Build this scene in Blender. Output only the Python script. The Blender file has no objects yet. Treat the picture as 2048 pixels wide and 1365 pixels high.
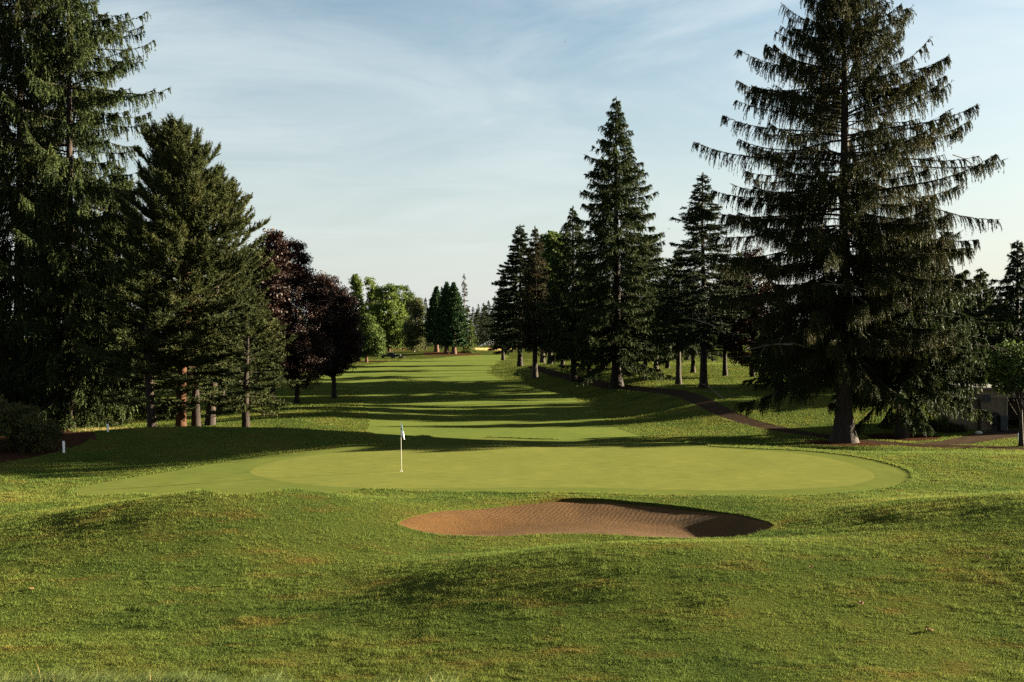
import bpy, math, random, time
import numpy as np
from mathutils import Vector, Matrix
from mathutils.geometry import delaunay_2d_cdt

T0 = time.time()
scn = bpy.context.scene
COL = scn.collection
R = math.radians
PI = math.pi
FPX, CX, HY, CAMH = 1991.1, 1024.0, 672.0, 6.0      # focal length in photo pixels, centre column, horizon row, eye height

# ------------------------------------------------------------------ small maths
def sstep(a, b, v):
    t = np.clip((np.asarray(v, float) - a) / (b - a), 0, 1)
    return t * t * (3 - 2 * t)

def _hash(ix, iy, seed):
    n = (ix.astype(np.int64) * 374761393 + iy.astype(np.int64) * 668265263 + seed * 974634777) & 0xFFFFFFFF
    n = ((n ^ (n >> 13)) * 1274126177) & 0xFFFFFFFF
    n = (n ^ (n >> 16)) & 0xFFFF
    return n / 65535.0

def vnoise(x, y, seed=0):
    x = np.asarray(x, float); y = np.asarray(y, float)
    ix = np.floor(x); iy = np.floor(y)
    fx = x - ix; fy = y - iy
    fx = fx * fx * (3 - 2 * fx); fy = fy * fy * (3 - 2 * fy)
    a = _hash(ix, iy, seed); b = _hash(ix + 1, iy, seed)
    c = _hash(ix, iy + 1, seed); d = _hash(ix + 1, iy + 1, seed)
    return a + (b - a) * fx + (c - a) * fy + (a - b - c + d) * fx * fy

def gauss(x, y, cx, cy, sx, sy, rot=0.0):
    dx, dy = x - cx, y - cy
    if rot:
        c, s = math.cos(rot), math.sin(rot)
        dx, dy = dx * c + dy * s, -dx * s + dy * c
    return np.exp(-0.5 * ((dx / sx) ** 2 + (dy / sy) ** 2))

# ------------------------------------------------------------------ the lie of the land
EDGE_Y = np.array([50, 66, 91, 120, 135, 180, 260, 400.])
EDGE_X = np.array([10.0, 8.8, 7.6, 5.8, 2.4, -4.4, -1.0, 4.0])
def hbase(x, y):
    x = np.asarray(x, float); y = np.asarray(y, float)
    z = np.zeros(np.broadcast(x, y).shape)
    z = z - 0.95 * sstep(0, 1, (y - 54 + 5 * sstep(10, 20, x)) / 12) * (1 - sstep(105, 200, y))
    z = z + 0.95 * gauss(x, y, -17, 56.5, 9.0, 3.0)                      # bank behind the green, left
    xe = np.interp(y, EDGE_Y, EDGE_X)
    z = z + 1.75 * sstep(0, 11, x - xe) * sstep(68, 92, y) * (1 - sstep(150, 230, y)) * (1 - 0.35 * sstep(25, 60, x))
    z = z + 0.8 * gauss(x, y, -17, 83, 6.0, 9.0)                         # rough hump left of the fairway
    z = z + 1.6 * gauss(x, y, -21, 318, 17, 14)                          # far mound
    z = z + 0.10 * np.sin(y * 0.085 + 0.8) * sstep(80, 110, y) * (1 - sstep(330, 420, y))
    z = z + 0.5 * np.clip(20 - y, 0, 14) * 0.11                           # rise towards the terrace the camera stands on
    z = z + 1.20 * gauss(x, y, -8.4, 31.2, 4.1, np.where(y < 31.2, 4.2, 2.6))                      # hump left of the bunker
    z = z + 1.08 * gauss(x, y, 3.0, 23.5, 5.0, np.where(y < 23.5, 3.2, 2.2))                       # hump in front of the bunker
    z = z + 1.50 * gauss(x, y, 15.2, 27.4, 4.6, 4.3)                      # big hump right of the bunker
    z = z + 0.13 * gauss(x, y, 3.0, 35.3, 4.6, 1.8)                       # raised back lip
    z = z - 0.22 * gauss(x, y, -3.5, 26.0, 4.0, 3.0)
    z = z - 0.30 * gauss(x, y, -19, 43.0, 6.0, 6.0)                       # green falls away to the left
    near = 1 - sstep(55, 75, y)
    turf = near * (1 - gauss(x, y, 1, 46, 16, 7))
    z = z + 0.10 * turf * (vnoise(x * 0.32, y * 0.32, 3) - 0.5) + 0.05 * turf * (vnoise(x * 0.9, y * 0.9, 4) - 0.5)
    far = sstep(75, 95, y)
    z = z + far * 0.22 * (vnoise(x * 0.06, y * 0.06, 7) - 0.5)
    return z

def hit(px, py, h=hbase):
    """where the view ray through a photo pixel meets the ground"""
    u = (px - CX) / FPX; v = (py - HY) / FPX
    zs = np.concatenate([np.arange(9, 120, 0.2), np.arange(120, 900, 1.0)])
    d = CAMH - v * zs - h(u * zs, zs)
    i = int(np.argmax(d < 0)) if (d < 0).any() else len(zs) - 1
    a, b = zs[max(i - 1, 0)], zs[i]
    for _ in range(25):
        m = 0.5 * (a + b)
        if CAMH - v * m - float(h(np.array([u * m]), np.array([m]))[0]) < 0: b = m
        else: a = m
    return (u * b, b)

def poly(pts): return np.array([hit(*p) for p in pts])

def smooth_ring(P, n):
    """closed Catmull-Rom through P, resampled evenly"""
    P = np.asarray(P); k = len(P); out = []
    for i in range(k):
        p0, p1, p2, p3 = P[(i - 1) % k], P[i], P[(i + 1) % k], P[(i + 2) % k]
        for t in np.linspace(0, 1, 24, endpoint=False):
            out.append(0.5 * ((2 * p1) + (-p0 + p2) * t + (2 * p0 - 5 * p1 + 4 * p2 - p3) * t * t + (-p0 + 3 * p1 - 3 * p2 + p3) * t ** 3))
    out = np.array(out)
    seg = np.linalg.norm(np.roll(out, -1, 0) - out, axis=1)
    cum = np.concatenate([[0], np.cumsum(seg)])
    o2 = np.vstack([out, out[:1]])
    s = np.linspace(0, cum[-1], n, endpoint=False)
    return np.stack([np.interp(s, cum, o2[:, 0]), np.interp(s, cum, o2[:, 1])], 1)

def inside(P, x, y):
    c = np.zeros(len(x), bool); k = len(P)
    sel = (x > P[:, 0].min()) & (x < P[:, 0].max()) & (y > P[:, 1].min()) & (y < P[:, 1].max())
    xs, ys = x[sel], y[sel]; cc = np.zeros(len(xs), bool)
    for i in range(k):
        x1, y1 = P[i]; x2, y2 = P[(i + 1) % k]
        if y1 == y2: continue
        m = ((y1 > ys) != (y2 > ys)) & (xs < (x2 - x1) * (ys - y1) / (y2 - y1) + x1)
        cc ^= m
    c[sel] = cc
    return c

def ring_dist(P, x, y):
    d = np.full(len(x), 1e9)
    for i in range(len(P)):
        a = P[i]; b = P[(i + 1) % len(P)]; ab = b - a
        t = np.clip(((x - a[0]) * ab[0] + (y - a[1]) * ab[1]) / (ab @ ab + 1e-12), 0, 1)
        d = np.minimum(d, np.hypot(x - a[0] - t * ab[0], y - a[1] - t * ab[1]))
    return d

# ------------------------------------------------------------------ mesh collector
class MB:
    def __init__(s): s.v = []; s.f = []; s.n = 0
    def add(s, v, f, mat=0, smooth=False):
        v = np.asarray(v, np.float32).reshape(-1, 3); f = np.asarray(f, np.int64)
        s.v.append(v); s.f.append((f + s.n, mat, smooth)); s.n += len(v)
        return s
    def tris(s, v3, mat=0):                    # v3: (N,3,3)
        n = len(v3); return s.add(v3.reshape(-1, 3), np.arange(3 * n).reshape(n, 3), mat)
    def quads(s, v4, mat=0):
        n = len(v4); return s.add(v4.reshape(-1, 3), np.arange(4 * n).reshape(n, 4), mat)
    def tube(s, pts, rad, sides=6, mat=0, cap=True, smooth=True):
        pts = np.asarray(pts, float); k = len(pts); rad = np.broadcast_to(np.asarray(rad, float), (k,))
        tan = np.gradient(pts, axis=0); tan /= np.linalg.norm(tan, axis=1)[:, None] + 1e-9
        ref = np.array([0.0, 0, 1]) if abs(tan[:, 2]).mean() < 0.8 else np.array([1.0, 0, 0])
        a = np.cross(tan, ref); a /= np.linalg.norm(a, axis=1)[:, None] + 1e-9
        b = np.cross(tan, a)
        th = np.arange(sides) * 2 * PI / sides
        ring = pts[:, None] + rad[:, None, None] * (a[:, None] * np.cos(th)[None, :, None] + b[:, None] * np.sin(th)[None, :, None])
        i = np.arange(k - 1)[:, None] * sides; j = np.arange(sides)[None]; j2 = (j + 1) % sides
        f = np.stack([i + j, i + j2, i + sides + j2, i + sides + j], -1).reshape(-1, 4)
        s.add(ring.reshape(-1, 3), f, mat, smooth)
        if cap:
            for end in (0, k - 1):
                c = pts[end]; r = ring[end]
                vv = np.vstack([r, c[None]]); q = np.arange(sides)
                s.add(vv, np.stack([q, (q + 1) % sides, np.full(sides, sides)], 1), mat)
        return s
    def box(s, lo, hi, mat=0, M=None, bev=0.0):
        lo = np.array(lo, float); hi = np.array(hi, float)
        v = np.array([[x, y, z] for x in (0, 1) for y in (0, 1) for z in (0, 1)], float) * (hi - lo) + lo
        if M is not None: v = v @ np.array(M)[:3, :3].T + np.array(M)[:3, 3]
        return s.add(v, [[0, 1, 3, 2], [4, 6, 7, 5], [0, 4, 5, 1], [2, 3, 7, 6], [0, 2, 6, 4], [1, 5, 7, 3]], mat)
    def prism(s, prof, y0, y1, mat=0):            # profile in xz swept along y
        p = np.asarray(prof, float); k = len(p)
        v = np.vstack([np.c_[p[:, 0], np.full(k, y0), p[:, 1]], np.c_[p[:, 0], np.full(k, y1), p[:, 1]]])
        q = np.arange(k); f = np.stack([q, (q + 1) % k, (q + 1) % k + k, q + k], 1)
        s.add(v, f, mat)
        c0 = np.array([[p[:, 0].mean(), y0, p[:, 1].mean()]]); c1 = c0 + [[0, y1 - y0, 0]]
        s.add(np.vstack([v[:k], c0]), np.stack([q, (q + 1) % k, np.full(k, k)], 1), mat)
        s.add(np.vstack([v[k:], c1]), np.stack([q, (q + 1) % k, np.full(k, k)], 1), mat)
        return s
    def mesh(s, name, mats):
        me = bpy.data.meshes.new(name)
        V = np.vstack(s.v) if s.v else np.zeros((0, 3), np.float32)
        me.vertices.add(len(V)); me.vertices.foreach_set('co', V.ravel())
        li, ls, mi, sm = [], [], [], []; off = 0
        for f, m, sh in s.f:
            k = f.shape[1]; li.append(f.ravel()); ls.append(off + np.arange(len(f)) * k); off += f.size
            mi.append(np.full(len(f), m)); sm.append(np.full(len(f), sh))
        li = np.concatenate(li); ls = np.concatenate(ls)
        me.loops.add(len(li)); me.loops.foreach_set('vertex_index', li.astype(np.int32))
        me.polygons.add(len(ls)); me.polygons.foreach_set('loop_start', ls.astype(np.int32))
        me.polygons.foreach_set('material_index', np.concatenate(mi).astype(np.int32))
        me.polygons.foreach_set('use_smooth', np.concatenate(sm).astype(bool))
        for m in (mats if isinstance(mats, (list, tuple)) else [mats]): me.materials.append(m)
        me.update(calc_edges=True)
        return me
    def build(s, name, mats, parent=None):
        o = bpy.data.objects.new(name, s.mesh(name, mats)); COL.objects.link(o)
        if parent: o.parent = parent
        return o

def tag(o, label=None, cat=None, group=None, kind=None):
    if label: o['label'] = label
    if cat: o['category'] = cat
    if group: o['group'] = group
    if kind: o['kind'] = kind
    return o
def thing(name, label, cat, loc, rz=0.0, group=None, sc=1.0):
    o = bpy.data.objects.new(name, None); COL.objects.link(o)
    o.location = loc; o.rotation_euler = (0, 0, rz); o.scale = (sc, sc, sc); o.empty_display_size = 0.3
    return tag(o, label, cat, group)
def copy_tree(o, parent=None):
    c = o.copy(); COL.objects.link(c)
    if parent: c.parent = parent
    for ch in list(o.children): copy_tree(ch, c)
    return c

# ------------------------------------------------------------------ materials
def newmat(name):
    m = bpy.data.materials.new(name); m.use_nodes = True
    nt = m.node_tree; nt.nodes.clear()
    return m, nt, nt.nodes.new('ShaderNodeOutputMaterial')
def nd(nt, typ, **kw):
    n = nt.nodes.new(typ)
    for k, v in kw.items():
        if k in n.bl_rna.properties: setattr(n, k, v)
        else: n.inputs[k].default_value = v
    return n
def ramp(nt, fac, stops):
    r = nt.nodes.new('ShaderNodeValToRGB'); e = r.color_ramp.elements
    while len(e) < len(stops): e.new(0.5)
    for el, (p, c) in zip(e, stops):
        el.position = p; el.color = (*c, 1) if len(c) == 3 else c
    nt.links.new(fac, r.inputs[0]); return r.outputs[0]
def noise(nt, vec, scale, detail=3, rough=0.55, dist=0.0):
    n = nd(nt, 'ShaderNodeTexNoise'); n.inputs['Scale'].default_value = scale
    n.inputs['Detail'].default_value = detail; n.inputs['Roughness'].default_value = rough; n.inputs['Distortion'].default_value = dist
    nt.links.new(vec, n.inputs['Vector']); return n.outputs['Fac']
def mixc(nt, fac, a, b, mode='MIX'):
    m = nt.nodes.new('ShaderNodeMix'); m.data_type = 'RGBA'; m.blend_type = mode
    for sock, val in ((m.inputs[0], fac), (m.inputs[6], a), (m.inputs[7], b)):
        if hasattr(val, 'is_linked'): nt.links.new(val, sock)
        elif isinstance(val, (int, float)): sock.default_value = val
        else: sock.default_value = (*val, 1)
    return m.outputs[2]
def math_(nt, op, a, b=None):
    m = nt.nodes.new('ShaderNodeMath'); m.operation = op
    for i, v in enumerate((a, b)):
        if v is None: continue
        if hasattr(v, 'is_linked'): nt.links.new(v, m.inputs[i])
        else: m.inputs[i].default_value = v
    return m.outputs[0]
def position(nt, scale=None):
    g = nt.nodes.new('ShaderNodeNewGeometry'); o = g.outputs['Position']
    if scale:
        mp = nt.nodes.new('ShaderNodeMapping'); mp.inputs['Scale'].default_value = scale
        nt.links.new(o, mp.inputs['Vector']); return mp.outputs[0], g
    return o, g
def objcoord(nt, scale=(1, 1, 1)):
    t = nt.nodes.new('ShaderNodeTexCoord'); mp = nt.nodes.new('ShaderNodeMapping'); mp.inputs['Scale'].default_value = scale
    nt.links.new(t.outputs['Object'], mp.inputs['Vector']); return mp.outputs[0]

def turf_colour(nt, kind, blade_shade=1.0):
    pos, g = position(nt)
    flat = nt.nodes.new('ShaderNodeMapping'); flat.inputs['Scale'].default_value = (1, 1, 0)
    nt.links.new(pos, flat.inputs['Vector']); p = flat.outputs[0]
    if kind == 'rough':
        big = noise(nt, p, 0.22, 4, 0.6)
        c = ramp(nt, big, [(0.28, (0.050, 0.083, 0.022)), (0.46, (0.080, 0.110, 0.026)), (0.60, (0.105, 0.124, 0.030)), (0.78, (0.134, 0.130, 0.037))])
        st = nt.nodes.new('ShaderNodeMapping'); st.inputs['Scale'].default_value = (0.8, 2.2, 0)
        nt.links.new(pos, st.inputs['Vector'])
        dry = noise(nt, st.outputs[0], 0.55, 6, 0.68)
        dm = ramp(nt, dry, [(0.54, (0, 0, 0)), (0.76, (0.75, 0.75, 0.75))])
        c = mixc(nt, dm, c, (0.172, 0.096, 0.034))
        fine = noise(nt, st.outputs[0], 9.0, 3, 0.65)
        fm = ramp(nt, fine, [(0.3, (0.50, 0.54, 0.48)), (0.55, (1, 1, 1)), (0.75, (1.3, 1.25, 1.2))])
        c = mixc(nt, 1.0, c, fm, 'MULTIPLY')
        if blade_shade != 1.0: c = mixc(nt, 1.0, c, (blade_shade, blade_shade * .96, blade_shade * .9), 'MULTIPLY')  # ground under the blades darkened: shade between them painted into its colour
    else:
        base = {'green': ((0.074, 0.085, 0.023), (0.090, 0.098, 0.027)), 'collar': ((0.054, 0.070, 0.018), (0.070, 0.084, 0.022)),
                'fairway': ((0.056, 0.076, 0.019), (0.074, 0.094, 0.023))}[kind]
        big = noise(nt, p, 0.16 if kind != 'green' else 0.3, 4, 0.6)
        c = ramp(nt, big, [(0.3, base[0]), (0.7, base[1])])
        st = nt.nodes.new('ShaderNodeMapping'); st.inputs['Scale'].default_value = (0.35, 2.0, 0)
        nt.links.new(pos, st.inputs['Vector'])
        fine = noise(nt, st.outputs[0], 3.0, 4, 0.7)
        fm = ramp(nt, fine, [(0.3, (0.76, 0.78, 0.74)), (0.7, (1.22, 1.18, 1.14))])
        c = mixc(nt, 1.0, c, fm, 'MULTIPLY')
    return c, p, g

def turf_mat(name, kind, bump, tilt):
    """mown turf: the surface is a stand of tiny upright blades, so its facets lean every way instead of lying flat"""
    m, nt, out = newmat(name)
    m.cycles.use_bump_map_correction = False
    c, p, g = turf_colour(nt, kind, 0.45)
    pos3, g2 = position(nt)
    n1 = noise(nt, pos3, bump[0], 3, 0.75)
    bp = nd(nt, 'ShaderNodeBump', Strength=bump[1], Distance=bump[2]); nt.links.new(n1, bp.inputs['Height'])
    def lobe(typ, az):
        va = nt.nodes.new('ShaderNodeVectorMath'); va.operation = 'ADD'; nt.links.new(bp.outputs[0], va.inputs[0])
        va.inputs[1].default_value = (tilt * math.cos(az), tilt * math.sin(az), 0)
        vn = nt.nodes.new('ShaderNodeVectorMath'); vn.operation = 'NORMALIZE'; nt.links.new(va.outputs[0], vn.inputs[0])
        d = nt.nodes.new(typ); nt.links.new(c, d.inputs['Color']); nt.links.new(vn.outputs[0], d.inputs['Normal']); return d.outputs[0]
    def mix(a_, b_, f=0.5):
        m_ = nt.nodes.new('ShaderNodeMixShader'); m_.inputs[0].default_value = f; nt.links.new(a_, m_.inputs[1]); nt.links.new(b_, m_.inputs[2]); return m_.outputs[0]
    D = [lobe('ShaderNodeBsdfDiffuse', R(35 + 90 * k)) for k in range(4)]
    T = [lobe('ShaderNodeBsdfTranslucent', R(80 + 180 * k)) for k in range(2)]
    nt.links.new(mix(mix(mix(D[0], D[1]), mix(D[2], D[3])), mix(T[0], T[1]), 0.25), out.inputs[0]); return m

def blade_mat(name, kind='rough', tint=None):
    m, nt, out = newmat(name)
    if tint is None: c, p, g = turf_colour(nt, kind)
    else:
        g = nt.nodes.new('ShaderNodeNewGeometry'); pos = g.outputs['Position']
        c = ramp(nt, noise(nt, pos, 2.2, 2), [(0.3, tint[0]), (0.7, tint[1])])
    rnd = ramp(nt, g.outputs['Random Per Island'], [(0, (0.7, 0.75, 0.7)), (0.8, (1.15, 1.12, 1.0)), (1, (1.5, 1.35, 1.1))])
    c = mixc(nt, 1.0, c, rnd, 'MULTIPLY')
    b = nd(nt, 'ShaderNodeBsdfPrincipled', Roughness=0.8); b.inputs['Specular IOR Level'].default_value = 0.03
    nt.links.new(c, b.inputs['Base Color'])
    t = nt.nodes.new('ShaderNodeBsdfTranslucent'); nt.links.new(c, t.inputs['Color'])
    mx = nt.nodes.new('ShaderNodeMixShader'); mx.inputs[0].default_value = 0.38
    nt.links.new(b.outputs[0], mx.inputs[1]); nt.links.new(t.outputs[0], mx.inputs[2]); nt.links.new(mx.outputs[0], out.inputs[0])
    return m

def leaf_mat(name, dark, mid, light, trans=0.25, rough=0.7, spec=0.06, scale=0.35):
    m, nt, out = newmat(name)
    v = objcoord(nt); g = nt.nodes.new('ShaderNodeNewGeometry')
    c = ramp(nt, noise(nt, v, scale, 4, 0.6), [(0.3, dark), (0.52, mid), (0.75, light)])
    c = mixc(nt, 1.0, c, ramp(nt, g.outputs['Random Per Island'], [(0, (0.65, 0.68, 0.65)), (0.7, (1.05, 1.05, 1)), (1, (1.5, 1.4, 1.2))]), 'MULTIPLY')
    b = nd(nt, 'ShaderNodeBsdfPrincipled', Roughness=rough); b.inputs['Specular IOR Level'].default_value = spec
    nt.links.new(c, b.inputs['Base Color'])
    t = nt.nodes.new('ShaderNodeBsdfTranslucent'); nt.links.new(c, t.inputs['Color'])
    mx = nt.nodes.new('ShaderNodeMixShader'); mx.inputs[0].default_value = trans
    nt.links.new(b.outputs[0], mx.inputs[1]); nt.links.new(t.outputs[0], mx.inputs[2]); nt.links.new(mx.outputs[0], out.inputs[0])
    return m

def bark_mat(name, a, b_, scale=5.0, stretch=0.22):
    m, nt, out = newmat(name)
    v = objcoord(nt, (1, 1, stretch))
    n1 = noise(nt, v, scale, 6, 0.7, 0.6)
    c = ramp(nt, n1, [(0.32, a), (0.66, b_)])
    b = nd(nt, 'ShaderNodeBsdfPrincipled', Roughness=0.9); b.inputs['Specular IOR Level'].default_value = 0.15
    nt.links.new(c, b.inputs['Base Color'])
    bp = nd(nt, 'ShaderNodeBump', Strength=0.9, Distance=0.08); nt.links.new(n1, bp.inputs['Height']); nt.links.new(bp.outputs[0], b.inputs['Normal'])
    nt.links.new(b.outputs[0], out.inputs[0]); return m

def plain(name, col, rough=0.6, var=0.15, scale=6.0, metal=0.0, bump=0.0, coord='obj', stretch=(1, 1, 1)):
    m, nt, out = newmat(name)
    v = objcoord(nt, stretch) if coord == 'obj' else position(nt, stretch)[0]
    n1 = noise(nt, v, scale, 5, 0.62)
    lo = tuple(x * (1 - var) for x in col); hi = tuple(min(1, x * (1 + var)) for x in col)
    c = ramp(nt, n1, [(0.3, lo), (0.7, hi)])
    b = nd(nt, 'ShaderNodeBsdfPrincipled', Roughness=rough, Metallic=metal); b.inputs['Specular IOR Level'].default_value = 0.0 if coord == 'pos' else 0.3
    nt.links.new(c, b.inputs['Base Color'])
    if bump:
        bp = nd(nt, 'ShaderNodeBump', Strength=0.8, Distance=bump); nt.links.new(n1, bp.inputs['Height']); nt.links.new(bp.outputs[0], b.inputs['Normal'])
    nt.links.new(b.outputs[0], out.inputs[0]); return m

def sand_mat():
    m, nt, out = newmat('bunker_sand')
    pos, _ = position(nt)
    n1 = noise(nt, pos, 1.1, 5, 0.65); n2 = noise(nt, pos, 38, 3, 0.7); n3 = noise(nt, pos, 9, 4, 0.7)
    c = ramp(nt, n1, [(0.3, (0.047, 0.0215, 0.0038)), (0.7, (0.066, 0.0310, 0.0056))])
    c = mixc(nt, 1.0, c, ramp(nt, n2, [(0.35, (0.62, 0.58, 0.52)), (0.65, (1.15, 1.15, 1.15))]), 'MULTIPLY')
    # rake lines run up the back face
    sx = nt.nodes.new('ShaderNodeSeparateXYZ'); nt.links.new(pos, sx.inputs[0])
    wx = math_(nt, 'ADD', sx.outputs[0], math_(nt, 'MULTIPLY', sx.outputs[1], -0.35))
    wx = math_(nt, 'ADD', wx, math_(nt, 'MULTIPLY', noise(nt, pos, 0.9, 2), 0.30))
    rk = math_(nt, 'SINE', math_(nt, 'MULTIPLY', wx, 2 * PI / 0.17))
    msk = nd(nt, 'ShaderNodeMapRange'); msk.inputs[1].default_value = 32.6; msk.inputs[2].default_value = 33.2
    nt.links.new(math_(nt, 'ADD', sx.outputs[1], math_(nt, 'MULTIPLY', math_(nt, 'ABSOLUTE', math_(nt, 'ADD', sx.outputs[0], -1.6)), 0.14)), msk.inputs[0])
    hgt = math_(nt, 'ADD', math_(nt, 'MULTIPLY', math_(nt, 'MULTIPLY', rk, msk.outputs[0]), 0.11), math_(nt, 'ADD', math_(nt, 'MULTIPLY', n2, 0.55), math_(nt, 'MULTIPLY', n3, 0.9)))
    bp = nd(nt, 'ShaderNodeBump', Strength=1.0, Distance=0.026); nt.links.new(hgt, bp.inputs['Height'])
    b = nd(nt, 'ShaderNodeBsdfPrincipled', Roughness=0.95); b.inputs['Specular IOR Level'].default_value = 0.1
    nt.links.new(c, b.inputs['Base Color']); nt.links.new(bp.outputs[0], b.inputs['Normal'])
    nt.links.new(b.outputs[0], out.inputs[0]); return m

M = {}
M['rough'] = turf_mat('rough_turf', 'rough', (16.0, 0.9, 0.07), 0.45)
M['green'] = turf_mat('green_turf', 'green', (60.0, 0.6, 0.02), 2.2)
M['collar'] = turf_mat('collar_turf', 'collar', (45.0, 0.7, 0.03), 2.0)
M['fairway'] = turf_mat('fairway_turf', 'fairway', (40.0, 0.7, 0.03), 2.0)
M['blade'] = blade_mat('grass_blades')
M['longgrass'] = blade_mat('long_grass_blades', tint=((0.070, 0.100, 0.036), (0.12, 0.14, 0.055)))
M['straw'] = blade_mat('dry_straw', tint=((0.30, 0.22, 0.10), (0.42, 0.32, 0.16)))
M['sand'] = sand_mat()
M['path'] = plain('cart_path_asphalt', (0.0300, 0.0205, 0.0140), 0.95, 0.35, 2.5, bump=0.01, coord='pos')
M['dirt'] = plain('dirt_drive', (0.0380, 0.0265, 0.0190), 0.95, 0.3, 1.6, bump=0.02, coord='pos')
M['mulch'] = plain('bark_mulch', (0.034, 0.0165, 0.0100), 0.95, 0.65, 7.0, bump=0.06, coord='pos')
M['mulch_far'] = plain('needle_litter', (0.046, 0.025, 0.013), 0.95, 0.5, 0.9, bump=0.05, coord='pos')
M['dry'] = plain('dry_grass', (0.0665, 0.0476, 0.0182), 0.95, 0.3, 0.5, bump=0.05, coord='pos')
M['spruce'] = leaf_mat('spruce_needles', (0.0154, 0.0250, 0.0096), (0.0250, 0.0355, 0.0115), (0.0442, 0.0528, 0.0163), 0.18)
M['spruce_olive'] = leaf_mat('olive_spruce_needles', (0.0139, 0.0172, 0.0073), (0.0238, 0.0264, 0.0092), (0.0410, 0.0363, 0.0139), 0.2)
M['spruce_brown'] = leaf_mat('brownish_spruce_needles', (0.0176, 0.0176, 0.0088), (0.0296, 0.0264, 0.0120), (0.0424, 0.0336, 0.0160), 0.18)
M['fir'] = leaf_mat('fir_needles', (0.0112, 0.0192, 0.0088), (0.0176, 0.0256, 0.0112), (0.0304, 0.0384, 0.0152), 0.15)
M['pine'] = leaf_mat('pine_needles', (0.0186, 0.0250, 0.0090), (0.0319, 0.0388, 0.0133), (0.0553, 0.0574, 0.0202), 0.18)
M['sequoia'] = leaf_mat('sequoia_foliage', (0.0166, 0.0354, 0.0156), (0.0250, 0.0499, 0.0198), (0.0354, 0.0645, 0.0229), 0.15)
M['maple'] = leaf_mat('purple_maple_leaves', (0.0097, 0.0044, 0.0036), (0.0173, 0.0072, 0.0050), (0.0326, 0.0122, 0.0072), 0.10, 0.6, 0.15)
M['lime'] = leaf_mat('bright_green_leaves', (0.0438, 0.0672, 0.0149), (0.0618, 0.0875, 0.0188), (0.0853, 0.1056, 0.0250), 0.32, scale=0.2)
M['decid'] = leaf_mat('mid_green_leaves', (0.0334, 0.0528, 0.0158), (0.0493, 0.0730, 0.0194), (0.0695, 0.0889, 0.0246), 0.3, scale=0.3)
M['birch'] = leaf_mat('birch_leaves', (0.0408, 0.0480, 0.0192), (0.0568, 0.0632, 0.0256), (0.0752, 0.0784, 0.0328), 0.3, scale=0.3)
M['rhodo'] = leaf_mat('rhododendron_leaves', (0.020, 0.026, 0.008), (0.038, 0.040, 0.011), (0.072, 0.058, 0.018), 0.12, 0.6, 0.1, scale=1.5)
M['juniper'] = leaf_mat('juniper_needles', (0.0096, 0.0136, 0.0072), (0.0168, 0.0208, 0.0088), (0.05, 0.0288, 0.0120), 0.12)
M['bark'] = bark_mat('grey_brown_bark', (0.0126, 0.0092, 0.0071), (0.0357, 0.0260, 0.0202))
M['bark_dark'] = bark_mat('dark_bark', (0.0092, 0.0067, 0.0055), (0.0244, 0.0176, 0.0139))
M['bark_pine'] = bark_mat('orange_pine_bark', (0.0218, 0.0093, 0.0046), (0.0655, 0.0273, 0.0114), 4.0, 0.35)
M['bark_red'] = bark_mat('reddish_bark', (0.0294, 0.0139, 0.0092), (0.0798, 0.0420, 0.0273), 4.0, 0.12)
M['bark_birch'] = bark_mat('birch_bark', (0.0756, 0.0672, 0.0588), (0.1890, 0.1764, 0.1596), 3.0, 1.5)
M['deadwood'] = bark_mat('bleached_dead_wood', (0.0756, 0.0588, 0.0462), (0.1764, 0.1428, 0.1134), 6.0, 0.4)
M['white'] = plain('white_paint', (0.78, 0.77, 0.74), 0.5, 0.06)
M['pole'] = plain('pole_fibreglass', (0.30, 0.28, 0.24), 0.35, 0.05)
M['teal'] = plain('teal_flag_cloth', (0.006, 0.055, 0.060), 0.75, 0.1, 4)
M['flagwhite'] = plain('white_flag_cloth', (0.74, 0.73, 0.80), 0.8, 0.06, 4)
M['concrete'] = plain('shed_concrete', (0.10, 0.078, 0.055), 0.9, 0.22, 2.0, bump=0.01, stretch=(1, 1, 0.3))
M['board'] = plain('weathered_boards', (0.17, 0.135, 0.10), 0.85, 0.3, 3.0, bump=0.01, stretch=(4, 4, 0.25))
M['roofing'] = plain('shed_roofing', (0.11, 0.105, 0.10), 0.7, 0.2, 3.0)
M['black'] = plain('black_void_paint', (0.012, 0.012, 0.012), 0.8, 0.2)
M['dkblue'] = plain('dark_blue_plastic', (0.016, 0.022, 0.032), 0.5, 0.2)
M['tyre'] = plain('tyre_rubber', (0.005, 0.005, 0.005), 0.85, 0.2)
M['dkgreen'] = plain('dark_machine_paint', (0.004, 0.005, 0.005), 0.6, 0.15)
M['grey'] = plain('grey_metal', (0.05, 0.05, 0.052), 0.4, 0.1, metal=0.6)
M['seatv'] = plain('vinyl_seat', (0.006, 0.006, 0.007), 0.5, 0.1)
M['water'] = plain('water_drops', (0.36, 0.38, 0.40), 0.3, 0.05)
M['leaf_dry'] = plain('dry_leaf', (0.26, 0.13, 0.062), 0.7, 0.35, 30)
M['bird'] = plain('dark_feathers', (0.02, 0.019, 0.02), 0.7, 0.2, 10)
M['stone'] = plain('pale_stone', (0.36, 0.32, 0.28), 0.85, 0.25, 5, bump=0.02)

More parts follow.
